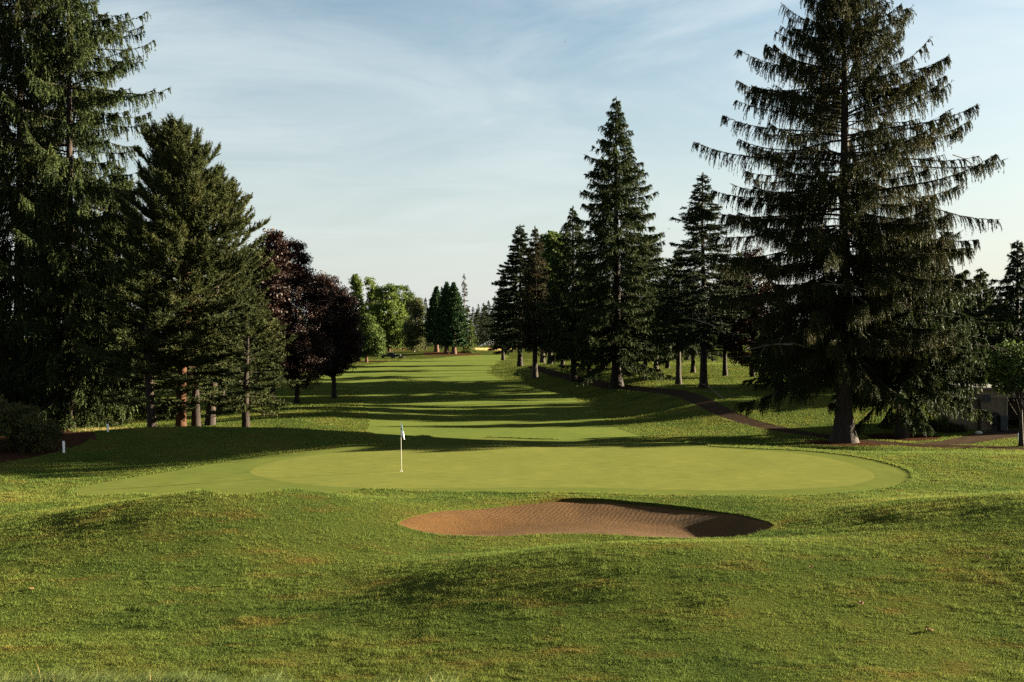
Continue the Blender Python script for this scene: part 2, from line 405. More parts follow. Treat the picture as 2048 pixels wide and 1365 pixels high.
# ------------------------------------------------------------------ regions of the ground
BUNK = smooth_ring(poly([(797, 1046), (835, 1030), (900, 1019), (1000, 1009), (1080, 1001), (1150, 997), (1230, 1000), (1320, 1008), (1420, 1021), (1500, 1034), (1545, 1049),
                         (1530, 1062), (1470, 1075), (1380, 1077), (1290, 1074), (1200, 1068), (1100, 1068), (1000, 1073), (900, 1071), (830, 1060)]), 150)
COLLAR = smooth_ring(poly([(148, 985), (180, 970), (260, 956), (360, 940), (460, 922), (580, 906), (700, 893), (820, 882), (940, 878), (1100, 879), (1290, 881), (1400, 889), (1490, 897),
                           (1580, 901), (1670, 908), (1750, 921), (1805, 938), (1824, 955), (1805, 970), (1750, 981), (1670, 988), (1540, 993), (1380, 992), (1200, 987), (1000, 985),
                           (850, 983), (700, 982), (560, 982), (420, 984), (300, 990), (190, 993)]), 220)
GREEN = smooth_ring(poly([(502, 946), (522, 931), (600, 915), (700, 904), (830, 895), (1000, 890), (1200, 891), (1390, 895), (1550, 904), (1640, 914), (1715, 932), (1748, 950), (1735, 963),
                          (1675, 974), (1550, 980), (1400, 981), (1250, 977), (1100, 975), (950, 976), (800, 977), (680, 974), (600, 967), (540, 958)]), 180)
FAIR = smooth_ring(poly([(745, 869), (740, 850), (736, 826), (728, 803), (714, 784), (690, 774), (640, 767), (640, 755), (690, 742), (760, 728), (840, 719), (920, 713), (1010, 711), (1010, 716),
                         (985, 730), (974, 742), (990, 755), (1055, 771), (1118, 785), (1160, 801), (1190, 822), (1232, 852), (1288, 879.5), (1100, 878), (940, 876.5), (830, 874)]), 220)
def strip(px, widths):
    P = poly(px); t = np.gradient(P, axis=0); t /= np.linalg.norm(t, axis=1)[:, None]; n = np.stack([-t[:, 1], t[:, 0]], 1)
    w = np.asarray(widths)[:, None] / 2
    L = P + n * w; Rr = P - n * w
    def dens(Q):
        s = np.linspace(0, len(Q) - 1, 10 * len(Q)); k = np.arange(len(Q))
        return np.stack([np.interp(s, k, Q[:, 0]), np.interp(s, k, Q[:, 1])], 1)
    return np.vstack([dens(L), dens(Rr)[::-1]])
def wobble(P, amp, sd):
    i = np.arange(len(P)); n_ = (vnoise(i * .45, i * 0 + 3.3, sd) - .5) + .6 * (vnoise(i * 1.3, i * 0 + 7.7, sd + 1) - .5)
    t = np.roll(P, -1, 0) - np.roll(P, 1, 0); t /= np.linalg.norm(t, axis=1)[:, None] + 1e-9
    return P + np.stack([-t[:, 1], t[:, 0]], 1) * (n_ * amp * np.clip(P[:, 1] / 60, .8, 4))[:, None]
FAIR = wobble(FAIR, .55, 4); COLLAR = wobble(COLLAR, .14, 9); GREEN = wobble(GREEN, .05, 12)
PATH = strip([(1062, 733), (1085, 741), (1112, 749), (1150, 758), (1190, 766), (1240, 774), (1300, 780), (1345, 784), (1385, 795), (1420, 811), (1455, 829), (1500, 845), (1560, 859), (1630, 870), (1700, 880), (1780, 887), (1880, 893), (2020, 897), (2300, 905)],
             [1.7] * 3 + [1.8] * 12 + [1.7] * 4)
DRIVE = np.array([hit(*p) for p in [(1830, 886), (1880, 883), (1930, 873), (1965, 864), (2060, 858), (2200, 856), (2200, 872), (2060, 872), (1990, 880), (1930, 889), (1880, 891)]])
MULCH = smooth_ring(poly([(-160, 930), (-60, 880), (60, 866), (140, 862), (190, 868), (180, 878), (160, 890), (110, 905), (60, 917), (0, 926), (-60, 940)]), 70)
def blob(px, py, rx, ry, seed, n=40):
    c = np.array(hit(px, py)); a = np.arange(n) * 2 * PI / n
    k = 0.8 + 0.4 * vnoise(np.cos(a) * 1.6 + 5, np.sin(a) * 1.6 + 5, seed)
    return np.stack([c[0] + rx * k * np.cos(a), c[1] + ry * k * np.sin(a)], 1)
RING = blob(1800, 875, 2.6, 2.3, 3)
RING2 = blob(1690, 886, 2.6, 1.6, 5)
PINEBED = blob(340, 866, 8.0, 3.6, 9, 60) * 0 + np.stack([-22.5 + 8.5 * np.cos(np.arange(60) * PI / 30) * (.85 + .15 * np.sin(np.arange(60) * 1.1)), 67.8 + 4.6 * np.sin(np.arange(60) * PI / 30) * (.85 + .15 * np.cos(np.arange(60) * .9))], 1)
FARBED = blob(905, 708, 9.5, 6.5, 11)
DRYL = blob(720, 722, 7.5, 9.0, 13)
DRYR = blob(985, 700, 13, 30, 15)
DRYM = blob(800, 700.5, 30, 22, 17)
rings = [('sand', BUNK), ('green', GREEN), ('collar', COLLAR), ('path', PATH), ('dirt', DRIVE), ('mulch', MULCH), ('mulch', RING), ('mulch', RING2), ('mulch', PINEBED), ('mulch_far', FARBED),
         ('dry', DRYL), ('dry', DRYR), ('dry', DRYM), ('fairway', FAIR)]
print('tris')
print('regions', round(time.time() - T0, 1))

# point rows: spacing grows with distance
ys = [-60, -40, -25, -15, -8, -3, 1, 4, 7, 9.5, 11]
y = 12.0
while y < 3200:
    ys.append(y); y += min(max(0.22, 0.0085 * y, (y / 40) ** 1.1 * 0.22), 220)
pts = []
prng = np.random.default_rng(5)
for y in ys:
    ref = max(abs(y), 14)
    st = max(0.22, ref * 0.010)
    half = ref * 0.62 + 4
    if y > 8: xs = list(np.arange(-half, half, st))
    else: xs = list(np.arange(-20, 20, 2.0))
    e = half + st
    while e < 2600:
        xs += [-e, e]; e *= 1.25
    xs += [-2600, 2600]
    xs = np.array(xs) + prng.uniform(-.15, .15, len(xs)) * st
    pts.append(np.stack([xs, np.full(len(xs), y) + prng.uniform(-.1, .1, len(xs)) * min(st, 1)], 1))
G = np.vstack(pts)
# extra points in the bunker
bx0, by0 = BUNK.min(0); bx1, by1 = BUNK.max(0)
gx, gy = np.meshgrid(np.arange(bx0, bx1, 0.13), np.arange(by0, by1, 0.11))
extra = np.stack([gx.ravel(), gy.ravel()], 1) + prng.uniform(-.02, .02, (gx.size, 2))
extra = extra[inside(BUNK, extra[:, 0], extra[:, 1])]
dB = ring_dist(BUNK, G[:, 0], G[:, 1]); inB = inside(BUNK, G[:, 0], G[:, 1])
G = G[~inB & (dB > 0.06)]
extra = extra[ring_dist(BUNK, extra[:, 0], extra[:, 1]) > 0.06]
allp = [G, extra]; edges = []; off = len(G) + len(extra)
for _, P in rings:
    k = len(P); edges += [(off + i, off + (i + 1) % k) for i in range(k)]; allp.append(P); off += k
A = np.vstack(allp)
vo, eo, fo, *_ = delaunay_2d_cdt([Vector(p) for p in A], edges, [], 0, 1e-5)
VX = np.array([(v.x, v.y) for v in vo]); F = np.array([f for f in fo if len(f) == 3])
a, b, c = VX[F[:, 0]], VX[F[:, 1]], VX[F[:, 2]]
flip = ((b - a)[:, 0] * (c - a)[:, 1] - (b - a)[:, 1] * (c - a)[:, 0]) < 0
F[flip] = F[flip][:, ::-1]
cen = (a + b + c) / 3
print('cdt', len(VX), len(F), round(time.time() - T0, 1))

def hsand(x, y):
    d = ring_dist(BUNK, x, y); back = sstep(30.6, 33.4, y)
    k = sstep(0, 1, d / (2.0 * (1 - back) + 2.5 * back)) ** 0.9
    hb = hbase(x, y)
    return (hb - (0.028 + 0.075 * sstep(32.2, 34.0, y))) * (1 - k) + np.minimum(-0.15, hb - 0.05) * k

reg = np.full(len(F), -1); taken = np.zeros(len(F), bool)
for i, (nm, P) in enumerate(rings):
    m = inside(P, cen[:, 0], cen[:, 1]) & ~taken
    reg[m] = i; taken |= m
HZ = hbase(VX[:, 0], VX[:, 1])
def region_mesh(name, mat, mask, zf=None, extra_mb=None, kind='structure'):
    f = F[mask]; u, inv = np.unique(f, return_inverse=True)
    z = HZ[u] if zf is None else zf(VX[u, 0], VX[u, 1])
    mb = MB(); mb.add(np.c_[VX[u], z], inv.reshape(-1, 3), 0, True)
    if extra_mb is not None: mb.add(*extra_mb)
    o = mb.build(name, mat); tag(o, kind=kind); return o
kb = len(BUNK)
lip_top = np.c_[BUNK, hbase(BUNK[:, 0], BUNK[:, 1])]; lip_bot = lip_top - np.stack([0 * BUNK[:, 0], 0 * BUNK[:, 0], 0.035 + 0.075 * sstep(32.2, 34.0, BUNK[:, 1])], 1)
q = np.arange(kb)
lip = (np.vstack([lip_top, lip_bot]), np.stack([q, (q + 1) % kb, (q + 1) % kb + kb, q + kb], 1))
region_mesh('ground', M['rough'], reg == -1, extra_mb=lip)
names = {'sand': 'bunker_sand', 'green': 'putting_green', 'collar': 'green_collar', 'path': 'cart_path', 'dirt': 'dirt_road', 'mulch': 'bark_mulch_ground', 'mulch_far': 'needle_litter_ground',
         'dry': 'dry_grass_ground', 'fairway': 'fairway'}
for nm in names:
    idx = [i for i, r in enumerate(rings) if r[0] == nm]
    region_mesh(names[nm], M[nm], np.isin(reg, idx), hsand if nm == 'sand' else None)
print('ground', round(time.time() - T0, 1))

# ------------------------------------------------------------------ turf blades
def blades(px, py, length, width, lean, rng, lean_dir=None):
    n = len(px); z = hbase(px, py) - 0.004
    th = rng.uniform(0, 2 * PI, n); w = np.stack([np.cos(th), np.sin(th), np.zeros(n)], 1) * (width / 2)[:, None]
    ph = rng.uniform(0, 2 * PI, n)
    l = np.stack([np.cos(ph) * lean, np.sin(ph) * lean, np.ones(n)], 1)
    if lean_dir is not None: l[:, :2] += lean_dir
    l /= np.linalg.norm(l, axis=1)[:, None]
    p = np.stack([px, py, z], 1)
    return np.stack([p - w, p + w, p + l * length[:, None]], 1)
rng = np.random.default_rng(11)
mb = MB()
N = 620000
v = np.concatenate([rng.uniform(190, 760, N), rng.uniform(150, 330, N * 2 // 3), rng.uniform(45, 190, N // 2)])
Z = np.clip(6.0 * FPX / v, 10, 270); X = rng.uniform(-0.58, 0.58, len(Z)) * Z
ok = ~inside(COLLAR, X, Z) & ~inside(BUNK, X, Z) & ~inside(PATH, X, Z) & ~inside(MULCH, X, Z) & ~inside(DRIVE, X, Z) & ~inside(FAIR, X, Z) & ~inside(RING2, X, Z) & ~inside(RING, X, Z) & ~inside(PINEBED, X, Z) & ~inside(FARBED, X, Z)
X, Z = X[ok], Z[ok]
cl = 0.22 + 1.9 * vnoise(X * 1.3, Z * 2.6, 21) * vnoise(X * 4.5, Z * 7, 22) ** 1.3 + 0.35 * vnoise(X * 9, Z * 15, 23)
sc = np.clip(Z / 16, 0.8, 14)
mb.tris(blades(X, Z, 0.050 * cl * sc ** 0.45 * rng.uniform(.6, 1.3, len(X)), 0.011 * sc ** 0.9 * rng.uniform(.5, 1.1, len(X)), 0.75, rng, np.array([-0.35, -0.1])))
# a taller fringe where the mower stops, round the collar, the bunker and the fairway
for P, n, ln in ((COLLAR, 30000, 0.11), (BUNK, 9000, 0.05), (FAIR, 20000, 0.085)):
    i = rng.integers(0, len(P), n); t = rng.uniform(0, 1, n)[:, None]
    q = P[i] * (1 - t) + P[(i + 1) % len(P)] * t
    q = q + rng.normal(0, 0.16, (n, 2))
    m = ~inside(P, q[:, 0], q[:, 1]) & ~inside(COLLAR, q[:, 0], q[:, 1]) & ~inside(FAIR, q[:, 0], q[:, 1]) & ~inside(BUNK, q[:, 0], q[:, 1])
    q = q[m]; s2 = np.clip(q[:, 1] / 16, 1, 5)
    mb.tris(blades(q[:, 0], q[:, 1], ln * rng.uniform(.5, 1.2, len(q)), 0.011 * s2, 0.6, rng))
tag(mb.build('rough_grass', M['blade']), 'short shaggy rough grass over the mounds round the green and bunker', 'grass', kind='stuff')

# long fescue at the foot of the picture
mb = MB(); st = MB()
def long_blades(cx, cy, n, spread, hgt, mbx, w=0.006, dirx=0.5):
    x = rng.normal(cx, spread[0], n); yy = rng.normal(cy, spread[1], n); z = hbase(x, yy) - 0.01
    L = hgt * rng.uniform(.5, 1.15, n); d = np.stack([rng.normal(dirx, .35, n), rng.normal(0.05, .3, n)], 1)
    th = rng.uniform(0, PI, n); wv = np.stack([np.cos(th), np.sin(th), 0 * th], 1) * (w * rng.uniform(.7, 1.4, n))[:, None]
    k = 5; s = np.linspace(0, 1, k)
    P = np.stack([x, yy, z], 1)[:, None, :] + L[:, None, None] * np.concatenate([(d[:, None, :] * (s ** 1.8)[None, :, None] * 0.8), (s - 0.28 * s ** 2.4)[None, :, None].repeat(n, 0)], -1)
    W = wv[:, None, :] * (1 - s ** 1.5 * 0.95)[None, :, None]
    A_, B_ = P - W, P + W
    for j in range(k - 1): mbx.quads(np.stack([A_[:, j], B_[:, j], B_[:, j + 1], A_[:, j + 1]], 1))
for px in list(range(-60, 560, 22)) + [780, 800, 830, 860, 890]:
    d0 = hit(px, 1380 + rng.uniform(-4, 24))
    hh = 0.46 if px < 200 else 0.38
    if px > 700: hh = 0.38
    long_blades(d0[0], d0[1], 260 if px < 200 else (190 if px < 700 else 60), (0.13, 0.13), hh * rng.uniform(.8, 1.1), mb)
for px, py, hh in ((85, 1375, 0.55), (300, 1385, 0.5), (868, 1385, 0.5), (790, 1390, 0.4), (100, 1390, 0.5), (520, 1390, .4), (880, 1390, .45)):
    d0 = hit(px, py); long_blades(d0[0], d0[1], 2, (0.05, 0.05), hh, st, 0.004, 0.15)
tag(mb.build('long_grass', M['longgrass']), 'long wispy grass leaning right at the near edge of the lawn', 'long grass', kind='stuff')
tag(st.build('seed_stems', M['straw']), 'pale dry seed stems standing out of the long grass', 'grass stems', kind='stuff')
# dry reeds far off under the sequoias
mb = MB(); n = 5000
c0 = hit(985, 700); c1 = hit(1030, 702)
x = rng.uniform(-12, 9, n) + c0[0] + 4; yy = rng.uniform(-14, 16, n) + c0[1] - 5
mb.tris(blades(x, yy, rng.uniform(.3, 1.1, n), np.full(n, .10), .3, rng))
c0 = hit(205, 861); n = 900
x = rng.normal(c0[0] + .5, 1.8, n); yy = rng.normal(c0[1], .5, n)
mb.tris(blades(x, yy, rng.uniform(.08, .30, n), np.full(n, .02), .7, rng))
tag(mb.build('dry_grass_tufts', M['straw']), 'straw coloured dry grass tufts beside the trees', 'dry grass', kind='stuff')
print('grass', round(time.time() - T0, 1))

# ------------------------------------------------------------------ trees
def norm(v): return v / (np.linalg.norm(v, axis=-1, keepdims=True) + 1e-9)
def leaf_tris(mb, P, D, l, w, rng):
    n = len(P); W = norm(np.cross(D, rng.normal(size=(n, 3)))) * (w / 2)[:, None]
    mb.tris(np.stack([P - W - D * (l * .25)[:, None], P + W - D * (l * .25)[:, None], P + D * (l * .75)[:, None]], 1))
def leaf_quads(mb, P, D, l, w, rng):
    n = len(P); W = norm(np.cross(D, rng.normal(size=(n, 3)))) * (w / 2)[:, None]
    a_ = P - D * (l * .5)[:, None]; b_ = P + D * (l * .5)[:, None]
    mb.quads(np.stack([a_, P + W, b_, P - W], 1))

def trunk_mesh(tb, H, r0, rng, lean=(0, 0), flare=1.7, wob=0.12, sides=12, top=0.02):
    k = 18; s = np.linspace(0, 1, k) ** 1.35
    zz = s * H - 0.25 * (s == 0)
    ph = rng.uniform(0, 6, 2)
    pts = np.stack([lean[0] * s * H + wob * np.sin(s * 5 + ph[0]) * s, lean[1] * s * H + wob * np.sin(s * 4 + ph[1]) * s, zz], 1)
    rad = r0 * (1 - s) ** 0.85 + top
    rad = rad * (1 + (flare - 1) * np.exp(-np.maximum(zz, 0) / (r0 * 1.5)))
    tb.tube(pts, rad, sides)
    return lambda z: np.array([np.interp(z, zz, pts[:, 0]), np.interp(z, zz, pts[:, 1]), z])

def conifer(seed, H, Rr, zb, r0, profile, spacing=0.55, nper=5, e_lo=-8, e_hi=38, sag=10, upturn=25, tw_len=0.8, tw_sp=0.2, hang=0.7,
            leaf=(0.2, 0.06), leaf_sp=0.07, lean=(0, 0), jit=0.45, flare=1.7, limb=0.016, minL=0.35, gap=0.0, azbias=None, wob=0.12, limb_sides=4, inner=0.10, smin=0.12, dens=None, even=None, wild=0.45):
    rng = np.random.default_rng(seed); tb = MB(); cb = MB()
    ax = trunk_mesh(tb, H, r0, rng, lean, flare, wob)
    PP, DD = [], []
    z = zb; az0 = rng.uniform(0, 6)
    while z < H - 0.15:
        t = (z - zb) / (H - zb)
        nb = max(3, int(round(nper * (0.75 + 0.25 * (1 - t))))); wl = rng.uniform(.80, 1.14)
        az0 += rng.uniform(0.3, 0.9)
        for k in range(nb):
            if rng.random() < gap: continue
            az = az0 + k * 2 * PI / nb + rng.normal(0, .22)
            L = max(minL, Rr * profile(t) * (wl * rng.uniform(.68, 1.14) if even is None else rng.uniform(1 - even, 1 + even)))
            if azbias: L *= azbias(az, t)
            zz0 = z + rng.uniform(-.5, .5) * spacing
            e0 = R(e_lo + (e_hi - e_lo) * t + rng.normal(0, 4 + 6 * wild)); L *= 1 - wild * .38 * rng.random() ** 1.5; L = max(L, minL)
            n = 9; s = np.linspace(0, 1, n)
            el = e0 - R(sag) * np.sin(PI * np.clip(s * 1.15, 0, 1)) + R(upturn) * s ** 2 * (1 - 0.5 * t)
            da = az + rng.normal(0, .12) * s
            step = L / (n - 1)
            d = np.stack([np.cos(el) * np.cos(da), np.cos(el) * np.sin(da), np.sin(el)], 1) * step
            p = ax(min(max(zz0, .3), H - .1)) + np.concatenate([[[0, 0, 0]], np.cumsum(d[:-1], 0)])
            tb.tube(p, np.linspace(max(limb * L * .55, .012), .006, n), limb_sides, cap=False)
            dn_ = (dens(t) if dens else 1.0) * (1 + wild * rng.uniform(-.5, .4))
            cnt = max(4, int(L / tw_sp * dn_) * 2)
            sb = smin + (1 - smin) * rng.uniform(0, 1, cnt) ** 0.85
            if wild > .3:
                kc = max(3, int(L * 1.6)); cc = rng.uniform(smin, 1, kc); near_ = cc[np.abs(cc[None] - sb[:, None]).argmin(1)]
                sb = np.clip(sb + (near_ - sb) * rng.uniform(0, .95 * min(1, wild), cnt), smin, 1)
            q_ = np.stack([np.interp(sb, s, p[:, i]) for i in range(3)], 1)
            tg = norm(np.stack([np.interp(sb, s, np.gradient(p[:, i])) for i in range(3)], 1))
            lat = norm(np.cross(tg, [0, 0, 1.0])) * np.where(rng.random(cnt) < .5, 1, -1)[:, None]
            ll = tw_len * rng.uniform(.30, 1.30, cnt) * (1 - 0.55 * sb ** 2) * min(1, .35 + L / 3.0)
            m = max(3, int(tw_len / leaf_sp)); j = (np.arange(m) + .5) / m
            d0 = norm(lat * rng.uniform(.3, 1.0, (cnt, 1)) + tg * .7 + rng.normal(0, .15, (cnt, 3)))
            hg = np.clip(hang + rng.normal(0, .12, cnt), -.6, 1.1)[:, None, None]
            dn = np.array([0, 0, -1.0])
            sp = 1 - np.abs(hg)
            pj = q_[:, None] + ll[:, None, None] * (d0[:, None] * (sp * j[None, :, None] + .28 * np.abs(hg) * (1 - (1 - j) ** 2)[None, :, None]) + dn * hg * (j ** 1.25)[None, :, None])
            dj = norm(d0[:, None] * (sp + .5 * np.abs(hg) * (1 - j)[None, :, None]) + dn * hg * (j ** .25)[None, :, None] + rng.normal(0, jit, (cnt, m, 3)))
            PP.append(pj.reshape(-1, 3)); DD.append(dj.reshape(-1, 3))
            # needles along the limb itself
            if L > .5:
                mm = int(L / leaf_sp); ss = rng.uniform(.12, 1, mm)
                PP.append(np.stack([np.interp(ss, s, p[:, i]) for i in range(3)], 1) + rng.normal(0, .03, (mm, 3)))
                DD.append(norm(np.stack([np.interp(ss, s, np.gradient(p[:, i])) for i in range(3)], 1) * 2 + rng.normal(0, .12, (mm, 3)) * 6))
        z += spacing * (1.15 - .45 * t) * rng.uniform(.8, 1.2)
    # leader
    mm = 60
    PP.append(ax(H) + np.stack([rng.normal(0, .03, mm), rng.normal(0, .03, mm), rng.uniform(-1.2, .15, mm)], 1)); DD.append(norm(np.stack([rng.normal(0, .6, mm), rng.normal(0, .6, mm), np.full(mm, .8)], 1)))
    P = np.vstack(PP); D = np.vstack(DD); n = len(P)
    leaf_tris(cb, P, D, leaf[0] * rng.uniform(.6, 1.3, n), leaf[1] * rng.uniform(.7, 1.4, n), rng)
    return tb, cb, n

def broadleaf(seed, H, r0, blobs, clumps, per, leaf=(0.16, 0.12), csize=0.55, limbs=26, fork=0.28, lean=(0, 0), droop=0.0, gapn=0.45, shell=0.55, flare=1.5):
    """blobs: list of (x,y,z,rx,ry,rz) relative to the base; leaf clumps fill them unevenly, thicker towards the outside"""
    rng = np.random.default_rng(seed); tb = MB(); cb = MB()
    ax = trunk_mesh(tb, H * .82, r0, rng, lean, flare, .15)
    B = np.array(blobs, float); vol = B[:, 3] * B[:, 4] * B[:, 5]
    idx = rng.choice(len(B), clumps * 2, p=vol ** .7 / (vol ** .7).sum())
    u = norm(rng.normal(size=(clumps * 2, 3))); rad = (shell + (1 - shell) * rng.random(clumps * 2)) ** .7
    C_ = B[idx, :3] + u * B[idx, 3:] * rad[:, None]
    g = vnoise(C_[:, 0] * .55 + C_[:, 2] * .31, C_[:, 1] * .55 - C_[:, 2] * .43 + 9, seed)
    C_ = C_[g > gapn * .8][:clumps]; k = len(C_)
    for ci in rng.choice(k, min(limbs, k), replace=False):
        c = C_[ci]; z0 = np.clip(c[2] * fork + rng.uniform(0, .25) * H, .12 * H, H * .78); a_ = ax(z0)
        if c[2] < z0: z0 = max(.1 * H, c[2] - .1 * H); a_ = ax(z0)
        s = np.linspace(0, 1, 7)[:, None]; mid = (a_ + c) / 2 + [0, 0, .12 * np.linalg.norm(c - a_)] + rng.normal(0, .2, 3)
        pth = (1 - s) ** 2 * a_ + 2 * s * (1 - s) * mid + s ** 2 * c
        tb.tube(pth, np.linspace(r0 * .28, .015, 7), 5, cap=False)
    n = k * per
    cs = csize * rng.uniform(.6, 1.3, k)
    P = np.repeat(C_, per, 0) + norm(rng.normal(size=(n, 3))) * (np.repeat(cs, per) * rng.random(n) ** .45)[:, None] * [1, 1, .72]
    P[:, 2] -= droop * rng.random(n) ** 2
    D = norm(rng.normal(size=(n, 3)) * [1, 1, .6] - [0, 0, .25 + droop])
    leaf_quads(cb, P, D, leaf[0] * rng.uniform(.6, 1.3, n), leaf[1] * rng.uniform(.6, 1.3, n), rng)
    return tb, cb, n

TRIS = [0]
def plant_tree(name, label, cat, base, parts, barkm, leafm, rz=0.0, group=None, sc=1.0):
    t = thing(name, label, cat, base, rz, group, sc)
    tb, cb, n = parts; TRIS[0] += n
    tb.build('trunk', barkm, t); cb.build('crown', leafm, t)
    return t
def at(px, py):
    x, y_ = hit(px, py); return (x, y_, float(hbase(np.array([x]), np.array([y_]))[0]))
def atz(px, Z):
    x = (px - CX) / FPX * Z; return (x, Z, float(hbase(np.array([x]), np.array([Z]))[0]))
def apex(base, py): return CAMH - (py - HY) / FPX * base[1] - base[2]
def mpp(base): return base[1] / FPX

# -- big spruce, right
b0 = at(1688, 884)
H = apex(b0, -120)
def prof_big(t): return float(np.interp(t, [0, .12, .30, .45, .55, .66, .78, .88, 1], [.80, .88, .97, 1.0, .88, .70, .48, .28, .04]))
sp_big = conifer(31, H, 9.7, 5.7, .52, prof_big, .47, 7, -20, 34, 10, 22, 1.5, .13, .86, (.18, .045), .065, jit=.40, flare=2.0, limb=.014, gap=.12, smin=.12, wild=.7,
                 dens=lambda t: float(np.interp(t, [0, .28, .45, .8, 1], [2.0, 1.8, 1.1, 1.05, 1.0])))
tbig = plant_tree('spruce_tree', 'tall open spruce with long limbs and hanging twigs, thick flared trunk beside the path', 'spruce tree', b0, sp_big, M['bark'], M['spruce_olive'])
print('big spruce', sp_big[2], 'base', b0, 'H', H)
# dead branches sticking out of the big spruce
rg = np.random.default_rng(8)
for px, py, dx, dz, L in ((1585, 690, -1, .1, 3.2), (1420, 590, -.6, .6, 2.2), (1640, 570, 1, .1, 2.8), (1650, 560, .9, -.3, 2.6), (1545, 690, .9, .12, 3.0), (1432, 655, -.9, .5, 2.2), (1725, 712, .3, .8, .7), (1950, 690, .9, .02, 1.8), (1450, 800, -.5, .5, 2.0), (1905, 310, .7, -.2, 2.4)):
    Zb = b0[1] - (3.5 if py > 500 else 0)
    p0 = np.array([(px - CX) / FPX * Zb - b0[0], Zb - b0[1], CAMH - (py - HY) / FPX * Zb - b0[2]])
    s = np.linspace(0, 1, 8)[:, None]
    d = np.array([dx, rg.uniform(-.4, .2), dz]); d /= np.linalg.norm(d)
    pth = p0 + s * d * L + np.array([0, 0, -.55]) * (s ** 2) * (L * .4) + rg.normal(0, .02, (8, 3))
    dm = MB(); dm.tube(pth, np.linspace(.035, .012, 8), 5)
    for k in range(4):
        i = rg.integers(2, 7); dd = norm(d * .6 + rg.normal(0, .6, 3)); dm.tube(np.array([pth[i], pth[i] + dd * .35, pth[i] + dd * .7 + [0, 0, -.08]]), [.014, .01, .006], 4)
    dm.build('dead_branch', M['deadwood'], tbig)

# -- second spruce beside it
b1 = at(1803, 875)
sp2 = conifer(37, apex(b1, 440), 7.4, 3.6, .36, lambda t: float(np.interp(t, [0, .2, .5, .8, 1], [.9, 1, .85, .5, .06])), .42, 8, -24, 25, 8, 14, 1.25, .10, .78, (.21, .06), .08, flare=1.5, gap=.05, lean=(.02, 0), wild=.8)
plant_tree('spruce_tree', 'shorter dense spruce whose slim trunk stands in a ring of red bark', 'spruce tree', b1, sp2, M['bark'], M['spruce'])

# -- left spruces
bl = at(137, 858)
def prof_left(t): return float(np.interp(t, [0, .1, .4, .65, .8, .92, 1], [.92, 1, 1, .97, .84, .48, .08]))
spl = conifer(41, apex(bl, -95), 6.9, 2.2, .42, prof_left, .60, 7, -20, 22, 16, 46, 1.5, .13, .86, (.22, .07), .085, flare=1.4, gap=.17, smin=.08, wild=.9, dens=lambda t: float(np.interp(t, [0, .4, .6, 1], [1.6, 1.4, .85, .85])))
plant_tree('spruce_tree', 'very tall dark spruce with upturned tips and hanging twigs, behind the bush', 'spruce tree', bl, spl, M['bark'], M['spruce'])
bl2 = atz(38, bl[1] + 2.5)
spl2 = conifer(43, apex(bl2, -150), 6.4, 2.4, .40, prof_left, .54, 7, -20, 28, 12, 34, 1.4, .13, .86, (.22, .07), .09, flare=1.4, gap=.10, dens=lambda t: float(np.interp(t, [0, .4, .6, 1], [1.5, 1.2, .65, .75])))
plant_tree('spruce_tree', 'tall dark spruce cut off by the left edge of the picture', 'spruce tree', bl2, spl2, M['bark'], M['spruce_olive'])
bl3 = atz(236, bl[1] + 5)
spl3 = conifer(47, apex(bl3, 330), 4.9, 1.8, .26, lambda t: (1 - t) ** .6, .45, 7, -20, 25, 10, 20, 1.3, .12, .82, (.22, .07), .09, flare=1.4)
plant_tree('spruce_tree', 'lower dark spruce filling the gap between the tall spruce and the pines', 'spruce tree', bl3, spl3, M['bark_dark'], M['spruce'])

# -- pines
def prof_pine(t): return float(np.interp(t, [0, .15, .35, .6, .8, .93, 1], [.82, .97, 1, .90, .66, .38, .12]))
bp_ = at(362, 867); bp_ = (bp_[0], max(bp_[1], 66), 0); bp_ = atz(362, 68)
pn = conifer(51, apex(bp_, 266), 5.5, 4.6, .34, prof_pine, .42, 8, -6, 52, 4, 40, 1.05, .105, -.36, (.30, .06), .075, jit=.5, flare=1.3, limb=.015, gap=.08, wob=.6, smin=.22, minL=1.0)
tp = plant_tree('pine_tree', 'tall pine with an orange upper trunk and broad rounded crown', 'pine tree', bp_, pn, M['bark_pine'], M['pine'])
bp2 = atz(420, 74)
pn2 = conifer(53, apex(bp2, 350), 5.0, 4.5, .33, prof_pine, .48, 7, -6, 50, 4, 40, 1.05, .12, -.36, (.27, .065), .075, jit=.55, flare=1.3, gap=.10, lean=(.07, 0), wob=.4, smin=.28, minL=.9, limb=.014)
plant_tree('pine_tree', 'pine leaning right behind the orange trunked pine, its crown reaching towards the purple maple', 'pine tree', bp2, pn2, M['bark'], M['pine'], rz=1.2)
bp3 = atz(306, 66)
pn3 = conifer(57, apex(bp3, 520), 4.4, 3.0, .30, prof_pine, .45, 6, -10, 40, 6, 25, .95, .13, -.1, (.24, .05), .08, jit=.6, flare=1.3, gap=.2, lean=(-.06, 0), smin=.3)
plant_tree('pine_tree', 'short pine with a leaning sunlit trunk at the left of the pine clump', 'pine tree', bp3, pn3, M['bark'], M['pine'])
bp4 = at(492, 866); bp4 = atz(492, 66)
pn4 = conifer(59, apex(bp4, 640), 3.5, 2.2, .27, lambda t: float(np.interp(t, [0, .4, .8, 1], [.9, 1, .75, .4])), .42, 6, -14, 35, 6, 18, .9, .12, -.1, (.25, .06), .075, jit=.6, flare=1.35, gap=.1, smin=.25)
plant_tree('pine_tree', 'small low spreading pine standing alone right of the pine clump', 'pine tree', bp4, pn4, M['bark_dark'], M['pine'])
bp5 = atz(392, 69)
